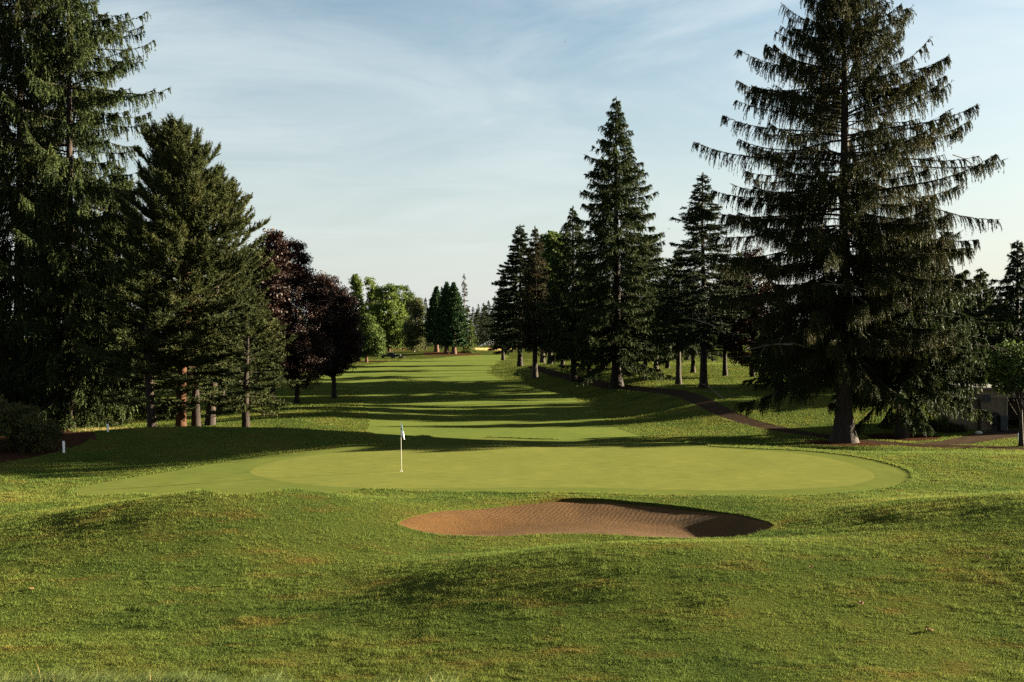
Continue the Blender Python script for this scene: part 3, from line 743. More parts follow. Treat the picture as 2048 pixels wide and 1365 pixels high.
pn5 = conifer(61, apex(bp5, 610), 3.8, 2.4, .31, lambda t: float(np.interp(t, [0, .4, 1], [1, .9, .3])), .42, 6, -10, 30, 6, 18, .95, .12, -.1, (.25, .06), .08, jit=.6, flare=1.3, gap=.1, smin=.25)
plant_tree('pine_tree', 'low pine with straight dark trunk between the orange pine and the lone small pine', 'pine tree', bp5, pn5, M['bark_dark'], M['pine'])
bp6 = at(443, 822)
pn6 = conifer(63, apex(bp6, 520), 5.0, 2.6, .33, lambda t: float(np.interp(t, [0, .4, 1], [1, .8, .2])), .48, 7, -8, 30, 6, 18, 1.0, .15, .2, (.28, .08), .09, jit=.6, flare=1.4, gap=.1)
plant_tree('pine_tree', 'dark conifer on the lawn beyond the pine clump', 'pine tree', bp6, pn6, M['bark_dark'], M['fir'])
# bare dead limbs hanging in the pine
for k in range(16):
    az = rg.uniform(-.7, .9); z0 = rg.uniform(4.2, 9.2); L = rg.uniform(1.5, 3.6)
    d = np.array([math.cos(az), -abs(math.sin(az)) - .25, rg.uniform(-.55, .1)]); s = np.linspace(0, 1, 7)[:, None]
    pth = np.array([0, 0, z0]) + s * d * L + np.array([0, 0, -.3]) * s ** 2 + rg.normal(0, .03, (7, 3))
    dm = MB(); dm.tube(pth, np.linspace(.035, .01, 7), 5)
    for i in (3, 5): dd = norm(d + rg.normal(0, .7, 3)); dm.tube(np.array([pth[i], pth[i] + dd * .5]), [.013, .006], 4)
    dm.build('dead_branch', M['bark_pine'], tp)

# -- purple maples
bm = at(594, 807); k_ = mpp(bm)
def blobs_px(base, lst, kdepth=.9):
    """list of (px, py, rx, ry) outlines in the picture -> ellipsoids round the tree's own axis"""
    k = mpp(base); out = []; rr = np.random.default_rng(len(lst))
    for px, py, rx, ry in lst:
        x = (px - CX) / FPX * base[1] - base[0]; z = CAMH - (py - HY) / FPX * base[1] - base[2]
        out.append((x, rr.uniform(-.25, .25) * rx * k, z, rx * k, rx * k * kdepth, ry * k))
    return out
mp1 = broadleaf(71, apex(bm, 490), .24, blobs_px(bm, [(590, 640, 62, 110), (575, 560, 48, 75), (600, 720, 62, 60), (560, 700, 48, 70), (625, 690, 34, 60), (585, 515, 34, 36), (570, 600, 56, 70), (640, 620, 24, 50)]), 1350, 80, (.16, .125), .62, gapn=.22)
plant_tree('maple_tree', 'purple leaved maple nearest the fairway, round crown nearly to the ground', 'maple tree', bm, mp1, M['bark_dark'], M['maple'])
bm2 = atz(668, 112)
mp2 = broadleaf(73, apex(bm2, 548), .26, blobs_px(bm2, [(665, 650, 46, 80), (650, 600, 36, 55), (690, 640, 28, 62), (672, 715, 40, 36), (645, 700, 36, 50), (695, 690, 26, 40)]), 1000, 75, (.20, .15), .75, gapn=.22)
plant_tree('maple_tree', 'darker purple leaved maple behind the nearest one, further from the pines', 'maple tree', bm2, mp2, M['bark_dark'], M['maple'])
bm3 = atz(545, 100)
mp3 = broadleaf(75, apex(bm3, 470), .26, blobs_px(bm3, [(535, 600, 45, 100), (545, 520, 32, 60), (530, 700, 45, 60)]), 700, 50, (.26, .2), .75, gapn=.22)
plant_tree('maple_tree', 'purple leaved maple mostly hidden behind the pine crowns', 'maple tree', bm3, mp3, M['bark_dark'], M['maple'])
bm4 = atz(1505, 125)
mp4 = broadleaf(77, apex(bm4, 500), .26, blobs_px(bm4, [(1500, 580, 60, 85), (1470, 620, 50, 80), (1540, 640, 50, 80), (1495, 690, 60, 40)]), 800, 50, (.30, .22), .85, gapn=.25)
plant_tree('maple_tree', 'purple leaved tree behind the left side of the big open spruce', 'maple tree', bm4, mp4, M['bark_dark'], M['maple'])

# -- bright broadleaf trees at the far left of the fairway
far_spec = [
    ('poplar_tree', 'slim bright green poplar standing against the purple maple', 713, 702, 300, .3, [(712, 620, 15, 68), (710, 575, 11, 26), (715, 660, 16, 40)], 'lime', 552),
    ('poplar_tree', 'tallest bright green poplar with a narrow pointed top', 742, 702, 320, .35, [(742, 590, 14, 38), (748, 625, 22, 50), (745, 660, 26, 40)], 'lime', 550),
    ('broadleaf_tree', 'broad bright green tree on two trunks behind the parked machines', 778, 704, 300, .4, [(778, 625, 30, 55), (762, 640, 28, 48), (792, 655, 28, 38), (775, 592, 24, 26), (796, 588, 16, 20), (782, 675, 34, 22)], 'lime', 566),
    ('broadleaf_tree', 'loose topped green tree between the bright broad tree and the birch', 806, 700, 330, .3, [(806, 600, 20, 28), (815, 625, 18, 30), (820, 600, 9, 12), (808, 655, 20, 36)], 'decid', 575),
    ('birch_tree', 'fine leaved greyish birch between the bright trees and the sequoias', 828, 704, 300, .22, [(828, 640, 18, 34), (832, 612, 14, 18), (832, 670, 17, 26), (820, 665, 12, 28)], 'birch', 605),
]
for nm, lab, px, py, cl_, r0, bl_, mt, ap in far_spec:
    bb = at(px, py)
    tr = broadleaf(int(px), apex(bb, ap), r0, blobs_px(bb, bl_), cl_, 42, (.65, .5) if mt != 'birch' else (.5, .3), 1.5, limbs=14, gapn=.4, droop=1.6 if mt == 'birch' else 0)
    plant_tree(nm, lab, nm.split('_')[0] + ' tree', bb, tr, M['bark_birch'] if mt == 'birch' else M['bark_red'], M[mt])
bb = at(733, 725)
plant_tree('broadleaf_tree', 'small round mid green tree beside the dry bank, left of the parked machines', 'broadleaf tree', bb,
           broadleaf(82, apex(bb, 632), .28, blobs_px(bb, [(738, 670, 26, 34), (728, 690, 20, 24), (752, 692, 18, 20), (735, 648, 16, 18)]), 380, 42, (.42, .32), .95, limbs=16, gapn=.35), M['bark_red'], M['decid'])
bb = at(715, 723)
plant_tree('broadleaf_tree', 'dark broadleaf tree with a stout trunk tucked behind the purple maples', 'broadleaf tree', bb,
           broadleaf(83, apex(bb, 615), .42, blobs_px(bb, [(708, 660, 22, 40), (700, 680, 22, 28)]), 240, 42, (.42, .32), .95, limbs=14, gapn=.3), M['bark_dark'], M['decid'])

# -- sequoias
def prof_seq(t): return float(np.interp(t, [0, .12, .35, .7, 1], [.80, 1, .92, .52, .05]))
for px, py, ap, w, lab, sd in ((873, 704, 575, 27, 'left sequoia of the dense dark cone trio, its pale trunk set apart', 91), (893, 707, 566, 30, 'middle sequoia of the trio with the highest pointed top', 92), (908, 708, 567, 33, 'right sequoia of the trio with a wide skirt to the ground', 93)):
    bb = at(px, py); H_ = apex(bb, ap)
    sq = conifer(sd, H_, w * mpp(bb) * 1.02, 3.0 if sd != 93 else 2.4, .62, prof_seq, .55, 13, 5, 40, 4, 22, 1.0, .24, .05, (.55, .30), .26, jit=.6, flare=1.5, smin=.30, even=.10)
    plant_tree('sequoia_tree', lab, 'sequoia', bb, sq, M['bark_red'], M['sequoia'], group='sequoias on the mulch mound')
bb = at(940, 706)
plant_tree('cedar_tree', 'low light green drooping conifer at the right foot of the sequoias', 'conifer', bb, conifer(95, apex(bb, 640), 3.3, .6, .3, lambda t: (1 - t) ** .6, .8, 7, -10, 20, 10, 5, 1.2, .4, .6, (.6, .26), .34), M['bark_red'], M['decid'])
def conf_far(sd, H_, Rr, gap=0.0, zb=2.0): return conifer(sd, H_, Rr, zb, .35, lambda t: float((1 - t) ** .85 * .95 + .04), .85, 6, -12, 22, 6, 8, 1.0, .34, .45, (.55, .24), .34, flare=1.4, gap=gap)
bb = atz(928, 420); plant_tree('conifer_tree', 'ragged thin topped conifer rising behind the right side of the sequoias', 'conifer', bb, conf_far(96, apex(bb, 549), 5.0, .42, 5), M['bark_red'], M['spruce_brown'])
bb = atz(851, 430); plant_tree('conifer_tree', 'small pointed conifer just left of the sequoias', 'conifer', bb, conf_far(97, apex(bb, 597), 4.5), M['bark_dark'], M['fir'])
bb = atz(884, 440); plant_tree('conifer_tree', 'conifer tip showing between the two sequoia peaks', 'conifer', bb, conf_far(98, apex(bb, 574), 5), M['bark_dark'], M['fir'])
far_src = []
for i, (px, Z_, ap) in enumerate(((946, 590, 615), (957, 640, 609), (967, 600, 607), (977, 570, 602), (990, 560, 592))):
    bb = atz(px, Z_)
    lab = ['dark conifer right behind the ragged topped one', 'narrow dark conifer in the gap above the sprinkler', 'pointed dark conifer over the water jet', 'dark conifer left of the spruce row, above the jet tip', 'darkest conifer touching the left end of the spruce row'][i]
    plant_tree('conifer_tree', lab, 'conifer', bb, conf_far(100 + i, apex(bb, ap), 7.0), M['bark_dark'], M['fir'])

# -- far wood, one mass
fm = MB(); rg = np.random.default_rng(77)
nt_ = 0
for k in range(520):
    Zf = rg.uniform(650, 830); xf = rg.uniform(-1.0, 1.0) * Zf
    if abs(xf) > .56 * Zf and rg.random() < .3: continue
    Hf = rg.uniform(19, 32) * (1.0 if xf > 40 or xf < -90 else .85); Rf = rg.uniform(4.5, 7); n = 150
    t = rg.random(n) ** 1.2; th = rg.uniform(0, 2 * PI, n); rr = Rf * (1 - t) ** .8 * np.sqrt(rg.uniform(.35, 1, n))
    P = np.stack([xf + rr * np.cos(th), Zf + rr * np.sin(th), .6 + t * (Hf - .6)], 1)
    D = norm(np.stack([np.cos(th), np.sin(th), rg.uniform(-.6, .2, n)], 1))
    leaf_quads(fm, P, D, rg.uniform(2.0, 3.8, n), rg.uniform(1.4, 2.6, n), rg)
    fm.tube([[xf, Zf, -1], [xf, Zf, Hf * .9]], [.4, .1], 5, 1)
tag(fm.build('far_forest', [M['fir'], M['bark_dark']]), 'dark wood closing off the view beyond the course', 'woodland', kind='stuff')

# -- the row of conifers on the right
def prof_cone(t): return float(np.interp(t, [0, .1, .3, .7, .9, 1], [.85, 1, .93, .50, .20, .03]))
row = [
    # px, py, apex py, half width px, seed, material, bark, zb, gap, label
    (1233, 776, 198, 116, 111, 'spruce', 'bark_dark', 3.9, .03, 'tallest spruce of the right row, thick flared trunk beside the path'),
    (1407, 777, 348, 88, 112, 'fir', 'bark_dark', 4.9, .02, 'dense dark fir left of the big open spruce, tiers of flat branches'),
    (1147, 763, 416, 74, 113, 'spruce', 'bark_dark', 4.5, .04, 'dark spruce leaning on the left of the tallest spruce, trunk at the path edge'),
    (1070, 757, 455, 44, 114, 'spruce_brown', 'bark', 5.6, .06, 'brownish spruce with a bare lower trunk nearest the fairway'),
    (1040, 733, 452, 64, 115, 'fir', 'bark_dark', 4.1, .04, 'dark fir at the left end of the right row'),
    (1178, 752, 520, 70, 116, 'spruce', 'bark', 4.9, .05, 'spruce with a sunlit trunk edge behind the path bend'),
    (1290, 757, 470, 84, 117, 'fir', 'bark', 5.1, .04, 'dark fir behind and right of the tallest spruce'),
    (1357, 769, 500, 66, 118, 'spruce', 'bark', 4.9, .06, 'slim trunked spruce between the tallest spruce and the tiered fir'),
    (1085, 727, 470, 50, 119, 'spruce_brown', 'bark', 4.3, .05, 'farther brownish spruce with its top right of the twin tips'),
    (1125, 730, 560, 60, 120, 'fir', 'bark_dark', 3.9, .05, 'far fir standing where the path disappears'),
    (1207, 735, 560, 62, 121, 'fir', 'bark', 4.3, .05, 'far fir seen low between the two path side spruces'),
    (1312, 742, 560, 70, 122, 'spruce', 'bark', 4.5, .05, 'far spruce low behind the tallest spruce, to its right'),
    (1450, 752, 560, 70, 123, 'fir', 'bark_dark', 4.5, .05, 'far fir beneath the left limbs of the big open spruce'),
    (1262, 743, 590, 62, 125, 'fir', 'bark', 2.6, .05, 'far fir peeping out just right of the thick flared trunk of the tallest spruce'),
    (1228, 741, 570, 58, 126, 'spruce', 'bark_dark', 2.6, .05, 'far spruce right behind the trunk of the tallest spruce'),
    (1386, 746, 580, 70, 127, 'fir', 'bark', 3.0, .05, 'far fir just left of the tiered fir, lower and deeper in the row'),
    (1335, 737, 600, 66, 128, 'spruce', 'bark_dark', 2.8, .05, 'deepest spruce of the row, left of the slim trunked one'),
    (1165, 739, 570, 60, 129, 'fir', 'bark_dark', 2.6, .05, 'deep fir between the path side spruce and the sunlit trunk'),
    (1006, 721, 540, 22, 124, 'fir', 'bark_dark', 3.5, .08, 'lower dark fir at the very left of the row, branches over the rough'),
]
for px, py, ap, hw, sd, lm, bkm, zb, gp, lab in row:
    bb = at(px, py); H_ = apex(bb, ap); k = mpp(bb); big = sd == 111
    fl = lm == 'fir'
    dist = bb[1]; lf = (.30, .085) if dist < 125 else ((.36, .11) if dist < 170 else (.48, .17))
    cf = conifer(sd, H_, hw * k * 1.15, zb, max(.28, min(.62, H_ * .017)), prof_cone, .54 if big else .50, 8, -17 if not fl else -8, 20 if not fl else 18, 10, 22 if not fl else 10,
                 1.25 if not fl else 1.0, .16 if dist < 125 else .22, .66 if not fl else .22, lf, .12 if dist < 125 else .16, flare=1.75 if big else 1.45, gap=gp + .05, smin=.14,
                 dens=lambda t: float(np.interp(t, [0, .35, .6, 1], [1.6, 1.45, 1.15, 1.0])))
    plant_tree('spruce_tree' if not fl else 'fir_tree', lab, 'spruce tree' if not fl else 'fir tree', bb, cf, M[bkm], M[lm], group='conifers right of the fairway')
bb = at(1100, 728)
plant_tree('broadleaf_tree', 'green broadleaf crown showing between the brownish spruce and the dark spruce', 'broadleaf tree', bb,
           broadleaf(131, apex(bb, 462), .4, blobs_px(bb, [(1104, 530, 30, 62), (1098, 600, 36, 60), (1112, 495, 20, 34)]), 420, 42, (.55, .42), 1.3, limbs=14, gapn=.3), M['bark_dark'], M['decid'])
# trees beyond the shed, far right
for px, Z_, ap, hw, sd, lab, lm in ((2034, 98, 484, 84, 141, 'dark pointed conifer at the right edge, taller than its neighbours', 'fir'), (1962, 104, 540, 84, 142, 'blunt dark conifer beyond the shed', 'spruce'), (1915, 112, 560, 80, 143, 'dark conifer behind the right skirts of the big open spruce', 'spruce'),
                                  (1560, 92, 600, 80, 146, 'dark conifer hidden behind the left half of the big open spruce', 'spruce'), (1655, 101, 570, 90, 147, 'dark conifer hidden behind the trunk of the big open spruce', 'fir'), (1760, 95, 560, 95, 148, 'dark conifer hidden behind the slim trunked spruce', 'fir'),
                                  (1850, 104, 560, 90, 149, 'dark conifer behind the juniper and wall', 'spruce'), (2090, 92, 560, 90, 144, 'dark conifer over the shed roof, cut by the right edge', 'fir'), (2000, 90, 600, 84, 145, 'lowest dark conifer directly behind the shed', 'fir')):
    bb = atz(px, Z_); H_ = apex(bb, ap)
    plant_tree('conifer_tree', lab, 'conifer', bb, conifer(sd, H_, hw * mpp(bb), 1.4, .34, prof_cone, .52, 7, -12, 24, 8, 12, 1.1, .16, .5, (.32, .10), .13, flare=1.4, dens=lambda t: 1.2), M['bark_dark'], M[lm], group='conifers beyond the shed')
# the small broadleaf in front of the shed
bb = at(2043, 894)
plant_tree('broadleaf_tree', 'young bright leaved tree in front of the shed at the right edge', 'broadleaf tree', bb,
           broadleaf(151, apex(bb, 680), .13, blobs_px(bb, [(2030, 740, 44, 44), (2008, 760, 30, 26), (2062, 730, 42, 50), (2022, 706, 22, 24), (1996, 730, 24, 26)]), 190, 46, (.16, .13), .42, limbs=30, gapn=.4), M['bark'], M['decid'])
print('trees', TRIS[0], round(time.time() - T0, 1))

# ------------------------------------------------------------------ shrubs
def shrub(name, label, cat, base, blobs, clumps, per, leaf, cs, leafm, seed, gapn=.25):
    rng_ = np.random.default_rng(seed); t = thing(name, label, cat, base)
    tb = MB(); cb = MB(); B = np.array(blobs, float)
    idx = rng_.choice(len(B), clumps); u = norm(rng_.normal(size=(clumps, 3))); u[:, 2] = np.abs(u[:, 2]) * np.where(rng_.random(clumps) < .8, 1, -1)
    C_ = B[idx, :3] + u * B[idx, 3:] * (.6 + .4 * rng_.random(clumps))[:, None]; C_[:, 2] = np.maximum(C_[:, 2], .1)
    for c in C_[::max(1, clumps // 30)]:
        tb.tube(np.array([[c[0] * .25, c[1] * .25, 0], [c[0] * .6, c[1] * .6, c[2] * .6], c]), [.04, .025, .008], 5, cap=False)
    n = clumps * per
    P = np.repeat(C_, per, 0) + norm(rng_.normal(size=(n, 3))) * (cs * rng_.random(n) ** .5)[:, None]; P[:, 2] = np.maximum(P[:, 2], .03)
    D = norm(rng_.normal(size=(n, 3)) + [0, 0, -.2])
    leaf_quads(cb, P, D, leaf[0] * rng_.uniform(.6, 1.3, n), leaf[1] * rng_.uniform(.6, 1.3, n), rng_)
    tb.build('stems', M['bark_dark'], t); cb.build('foliage', leafm, t); return t
bs = at(48, 902)
shrub('rhododendron_bush', 'large round dark leathery bush on the bark bed, left edge', 'bush', bs, [(0, 0, .9, 1.7, 1.5, 1.35), (-1.2, .2, .9, 1.4, 1.3, 1.4), (1.0, 0, .6, 1.0, 1.0, .95), (-.4, .4, 1.5, 1.1, 1.1, .9)], 420, 30, (.17, .055), .26, M['rhodo'], 161)
bj = at(1880, 866)
shrub('juniper_bush', 'long low spreading juniper in front of the pale shed wall', 'bush', (bj[0], bj[1] + .5, bj[2]), [(0, 0, .25, 1.2, .8, .5), (-1.2, .2, .45, 1.3, .8, .65), (1.1, -.2, .15, 1.0, .7, .4), (-2.4, .5, .6, 1.2, .9, .75)], 420, 30, (.16, .04), .22, M['juniper'], 163)
b_ = at(-60, 900)
shrub('shrub', 'dark shrub half out of the picture left of the round bush', 'bush', (b_[0], b_[1] + 1.5, b_[2]), [(0, 0, 1.1, 1.6, 1.4, 1.7)], 200, 30, (.16, .06), .3, M['rhodo'], 165)

# ------------------------------------------------------------------ flagstick and cup
fb = at(803, 943)
fl = thing('flagstick', 'white golf flagstick with a limp teal and white flag on the green', 'golf flag', fb)
k = 12; zz = np.linspace(-.05, 2.13, k)
tl = -.028
pb = MB(); pb.tube(np.stack([zz * tl * .55, zz * 0, zz], 1), np.linspace(.016, .011, k), 10); pb.build('pole', M['pole'], fl)
kb_ = MB(); kb_.tube(np.array([[2.13 * tl * .55, 0, 2.13], [2.13 * tl * .55, 0, 2.16], [2.13 * tl * .55, 0, 2.18]]), [.022, .02, .006], 10); kb_.build('finial', M['teal'], fl)
nu, nv = 10, 16
def cloth(z_top, z_bot, u0, u1, w):
    U, V = np.meshgrid(np.linspace(0, 1, nu), np.linspace(z_top, z_bot, nv), indexing='ij')
    dr = (2.13 - V) / .55
    x = U * w * (.35 + .75 * dr) + V * tl * .55 + .012; yv = -.03 * np.sin(U * 9 + V * 4) * (.3 + dr) - .02
    z = V - U * .20 * dr * 1.1
    return np.stack([x, yv, z], -1)
def sheet(a_, th=.003):
    n0, n1 = a_.shape[:2]; i = np.arange(n0 - 1)[:, None] * n1; j = np.arange(n1 - 1)[None]
    f = np.stack([i + j, i + n1 + j, i + n1 + j + 1, i + j + 1], -1).reshape(-1, 4)
    v = a_.reshape(-1, 3); m = MB(); m.add(v, f, 0, True); m.add(v + [0, th, 0], f[:, ::-1], 0, True); return m
fc = sheet(cloth(2.12, 1.86, 0, 1, .13)); fc2 = sheet(cloth(1.858, 1.62, 0, 1, .15))
fo_ = fc.build('flag_top_band', M['teal'], fl); fc2.build('flag_lower_band', M['flagwhite'], fl)
em = MB()
for (u_, v_, a_, b__) in ((.55, 2.04, .012, .03), (.62, 1.98, .014, .035), (.5, 1.94, .012, .02), (.7, 1.93, .012, .03)):
    x_ = u_ * .13 * (.35 + .75 * (2.13 - v_) / .55) + v_ * tl * .55 + .012
    th = np.linspace(0, 2 * PI, 9)[:-1]; em.add(np.stack([x_ + a_ * np.cos(th), np.full(8, -.062), v_ - .03 + b__ * np.sin(th)], 1), [[0, 1, 2, 3, 4, 5, 6, 7]])
em.build('emblem', M['flagwhite'], fo_)
cu = MB(); th = np.linspace(0, 2 * PI, 25)[:-1]
ro, ri = .062, .054
vv = np.vstack([np.stack([r * np.cos(th), r * np.sin(th), np.full(24, z)], 1) for r, z in ((ro, .004), (ri, .006), (ri, -.02))]); q = np.arange(24); q2 = (q + 1) % 24
cu.add(vv, np.vstack([np.stack([q, q2, q2 + 24, q + 24], 1), np.stack([q + 24, q2 + 24, q2 + 48, q + 48], 1)]))
cu.build('cup_rim', M['white'], fl)

# ------------------------------------------------------------------ white stakes
def stake(px, py, top, label, loc=None, w=.05):
    b = loc or at(px, py); h_ = (py - top) * mpp(b)
    o = thing('boundary_stake', label, 'stake', b, 0, 'white boundary stakes')
    m = MB(); m.box((-w, -w * .6, -.1), (w, w * .6, h_ - .03)); m.add([[-w, -w * .6, h_ - .03], [w, -w * .6, h_ - .03], [w, w * .6, h_ - .03], [-w, w * .6, h_ - .03], [0, 0, h_]], [[0, 1, 4], [1, 2, 4], [2, 3, 4], [3, 0, 4]])
    m.build('post', M['white'], o); o.rotation_euler = (0, R(-2), .2); return o
stake(128, 906, 882, 'white stake on the lawn edge just right of the round bush')
stake(216, 864, 848, 'white stake among dry grass at the end of the bark bed')
stake(260, 844, 828, 'white stake far back under the dark spruce')
stake(1783, 848, 829, 'white stake left of the slim trunk in its red bark ring')
stake(2037, 884, 866, 'short white stake at the foot of the young tree by the drive', w=.03)

# ------------------------------------------------------------------ shed
sb = at(1972, 861); k = mpp(sb); W_ = 9.0
sh = thing('shed', 'low concrete shed with a dark open doorway behind the young tree', 'shed', sb)
Hs = 3.0
x0 = (1962 - 1972) * k; xd = (2012 - 1972) * k; xe_ = xd + 2.6
m = MB()
m.box((x0, 0, -.2), (xd, .25, Hs)); m.box((xe_, 0, -.2), (xe_ + 3.2, .25, Hs)); m.box((xd, 0, 2.35), (xe_, .25, Hs))
m.box((x0, .25, -.2), (x0 + .25, 5.0, Hs)); m.box((xe_ + 2.95, .25, -.2), (xe_ + 3.2, 5, Hs)); m.box((x0 + .25, 4.75, -.2), (xe_ + 2.95, 5, Hs))
m.build('wall', M['concrete'], sh)
bd = MB()
nx = 34; wx = (xe_ + 3.2 - x0) / nx
for i in range(nx): bd.box((x0 + i * wx + .012, -.045, 2.36), (x0 + (i + 1) * wx - .012, -.004, Hs - .02))
bd.build('fascia_board', M['board'], sh)
rf = MB(); rf.prism([(x0 - .35, Hs + .002), (xe_ + 3.5, Hs + .002), (xe_ + 3.5, Hs + .12), (x0 - .35, Hs + .12)], -.55, 5.3); rf.build('roof', M['roofing'], sh)
dj = MB(); dj.box((xd - .002, -.06, -.1), (xd + .10, -.003, 2.35)); dj.build('door_jamb', M['board'], sh)
dj = MB(); dj.box((xe_ - .10, -.06, -.1), (xe_ + .002, -.003, 2.35)); dj.build('door_jamb', M['board'], sh)
fl_ = MB(); fl_.box((x0 + .26, .26, -.15), (xe_ + 2.9, 4.7, .02)); fl_.build('floor_slab', M['concrete'], sh)
vt = MB(); vx = (1974 - 1972) * k
for i in range(6): vt.box((vx - .35, -.10, 2.05 + i * .09), (vx + .25, -.055, 2.05 + i * .09 + .07))
vt.build('louvre', M['dkblue'], sh)
# things against its wall
hx = (1986 - 1972) * k
hr = thing('hose_reel', 'dark coiled hose on a reel against the shed wall', 'hose reel', (sb[0] + hx, sb[1] - .32, sb[2]))
m = MB(); th = np.linspace(0, 6 * 2 * PI, 150); rr = .30 + .05 * np.sin(th * .5)
m.tube(np.stack([rr * np.cos(th), -.02 + .018 * th / PI - .1, .85 + rr * 1.35 * np.sin(th)], 1), .028, 6); m.build('hose', M['black'], hr)
m = MB(); m.box((-.08, .12, 0), (.08, .2, 1.25)); m.tube(np.array([[0, .2, .85], [0, -.1, .85]]), .07, 10); m.build('bracket', M['dkblue'], hr)
m = MB(); m.tube(np.array([[.3, -.05, .8], [.34, -.05, .35], [.25, -.12, .06], [-.1, -.25, .03], [-.5, -.2, .03]]), .025, 6); m.build('hose_end', M['black'], hr)
bnx = (1999 - 1972) * k
bn = thing('wheelie_bin', 'dark blue upright bin beside the doorway of the shed', 'bin', (sb[0] + bnx, sb[1] - .42, sb[2]))
m = MB(); m.add([[-.22, -.25, .05], [.22, -.25, .05], [.22, .25, .05], [-.22, .25, .05], [-.28, -.32, 1.0], [.28, -.32, 1.0], [.28, .3, 1.0], [-.28, .3, 1.0]], [[0, 1, 5, 4], [1, 2, 6, 5], [2, 3, 7, 6], [3, 0, 4, 7], [3, 2, 1, 0]]); m.build('body', M['dkblue'], bn)
m = MB(); m.prism([(-.30, 1.0), (.30, 1.0), (.28, 1.06), (0, 1.10), (-.28, 1.06)], -.34, .32); m.build('lid', M['dkblue'], bn)
for sx_ in (-.2, .2):
    m = MB(); m.tube(np.array([[sx_ - .03, .28, .1], [sx_ + .03, .28, .1]]), .1, 14); m.build('wheel', M['tyre'], bn)
# boundary wall left of the shed
wl = thing('garden_wall', 'pale sunlit rendered wall running left from the shed', 'wall', (sb[0] + x0, sb[1] + .4, sb[2]))
m = MB(); m.box((-3.1, 0, -.3), (-.01, .22, 2.25)); m.build('render', M['concrete'], wl)
m = MB(); m.box((-3.14, -.04, 2.252), (-.012, .26, 2.33)); m.build('coping', M['stone'], wl)
# stone by the drive
st_ = thing('stone', 'pale rounded stone at the tip of the juniper beside the drive', 'stone', at(1957, 868))
rg2 = np.random.default_rng(3); u = np.linspace(0, PI, 8); w2 = np.linspace(0, 2 * PI, 13)[:-1]
UU, WW = np.meshgrid(u, w2, indexing='ij'); rad = 1 + rg2.normal(0, .06, UU.shape)
sv = np.stack([.26 * rad * np.sin(UU) * np.cos(WW), .18 * rad * np.sin(UU) * np.sin(WW), .06 + .14 * rad * np.cos(UU)], -1)
i = np.arange(7)[:, None] * 12; j = np.arange(12)[None]; m = MB(); m.add(sv.reshape(-1, 3), np.stack([i + j, i + 12 + j, i + 12 + (j + 1) % 12, i + (j + 1) % 12], -1).reshape(-1, 4), 0, True); m.build('boulder', M['stone'], st_)

# ------------------------------------------------------------------ machines on the far left of the fairway
def wheel(parent, x, y_, r, w=.22):
    m = MB(); a_ = np.array([[x, y_ - w / 2, r], [x, y_ - w / 2 + .03, r], [x, y_ + w / 2 - .03, r], [x, y_ + w / 2, r]]); m.tube(a_, [r * .86, r, r, r * .86], 18)
    o = m.build('wheel', M['tyre'], parent); h2 = MB(); h2.tube(np.array([[x, y_ - w / 2 - .015, r], [x, y_ + w / 2 + .015, r]]), r * .5, 12); h2.build('rim', M['grey'], o)
vb = at(775, 717)
uv = thing('utility_vehicle', 'dark utility vehicle with a cargo bed, left of the two machines', 'utility vehicle', vb, R(8), None, 1.25)
for x_, y_ in ((-1.0, -.6), (-1.0, .6), (1.0, -.6), (1.0, .6)): wheel(uv, x_, y_, .33)
m = MB(); m.prism([(-1.5, .35), (1.45, .35), (1.45, .6), (.2, .62), (-.2, .52), (-.75, .52), (-.95, .95), (-1.3, .92), (-1.52, .62)], -.55, .55); m.build('body', M['dkgreen'], uv)
m = MB(); m.prism([(.12, .66), (1.5, .66), (1.62, 1.15), (1.55, 1.15), (1.45, .74), (.2, .74), (.16, 1.18), (.08, 1.18)], -.64, .64)
for y_ in (-.66, .60): m.box((.12, y_, .75), (1.55, y_ + .05, 1.16))
m.build('cargo_bed', M['dkgreen'], uv)
m = MB(); m.box((-.55, -.5, .53), (-.05, .5, .72)); m.prism([(-.12, .72), (.02, .72), (.10, 1.22), (0, 1.22)], -.5, .5); m.build('seat', M['seatv'], uv)
m = MB(); m.tube(np.array([[-.95, -.22, .9], [-.75, -.22, 1.12]]), .025, 8); th = np.linspace(0, 2 * PI, 17); m.tube(np.stack([-.74 + .10 * np.cos(th), -.22 + .19 * np.sin(th), 1.13 + .13 * np.cos(th)], 1), .02, 6); m.build('steering_wheel', M['black'], uv)
m = MB()
for y_ in (-.55, .55): m.tube(np.array([[.05, y_, .6], [.06, y_, 1.7]]), .03, 8)
m.tube(np.array([[.06, -.55, 1.7], [.06, .55, 1.7]]), .03, 8); m.build('roll_bar', M['black'], uv)
m = MB(); m.box((-1.46, -.42, .68), (-1.42, -.26, .80)); m.build('headlight', M['white'], uv)
m = MB(); m.box((-1.46, .26, .68), (-1.42, .42, .80)); m.build('headlight', M['white'], uv)
vb = at(793, 717)
mw = thing('riding_mower', 'dark riding mower with a tall control column, right of the two machines', 'mower', vb, R(-6), None, 1.25)
for x_, y_, r in ((-.55, -.5, .28), (-.55, .5, .28), (.75, -.4, .2), (.75, .4, .2)): wheel(mw, x_, y_, r, .2)
m = MB(); m.prism([(-.95, .3), (.2, .3), (.35, .5), (.85, .5), (.95, .62), (.9, .82), (.25, .88), (.1, .55), (-.35, .55), (-.45, .75), (-.95, .72)], -.4, .4); m.build('body', M['dkgreen'], mw)
m = MB(); m.box((-.7, -.28, .76), (-.25, .28, .86)); m.prism([(-.78, .86), (-.66, .86), (-.72, 1.22), (-.82, 1.22)], -.28, .28); m.build('seat', M['seatv'], mw)
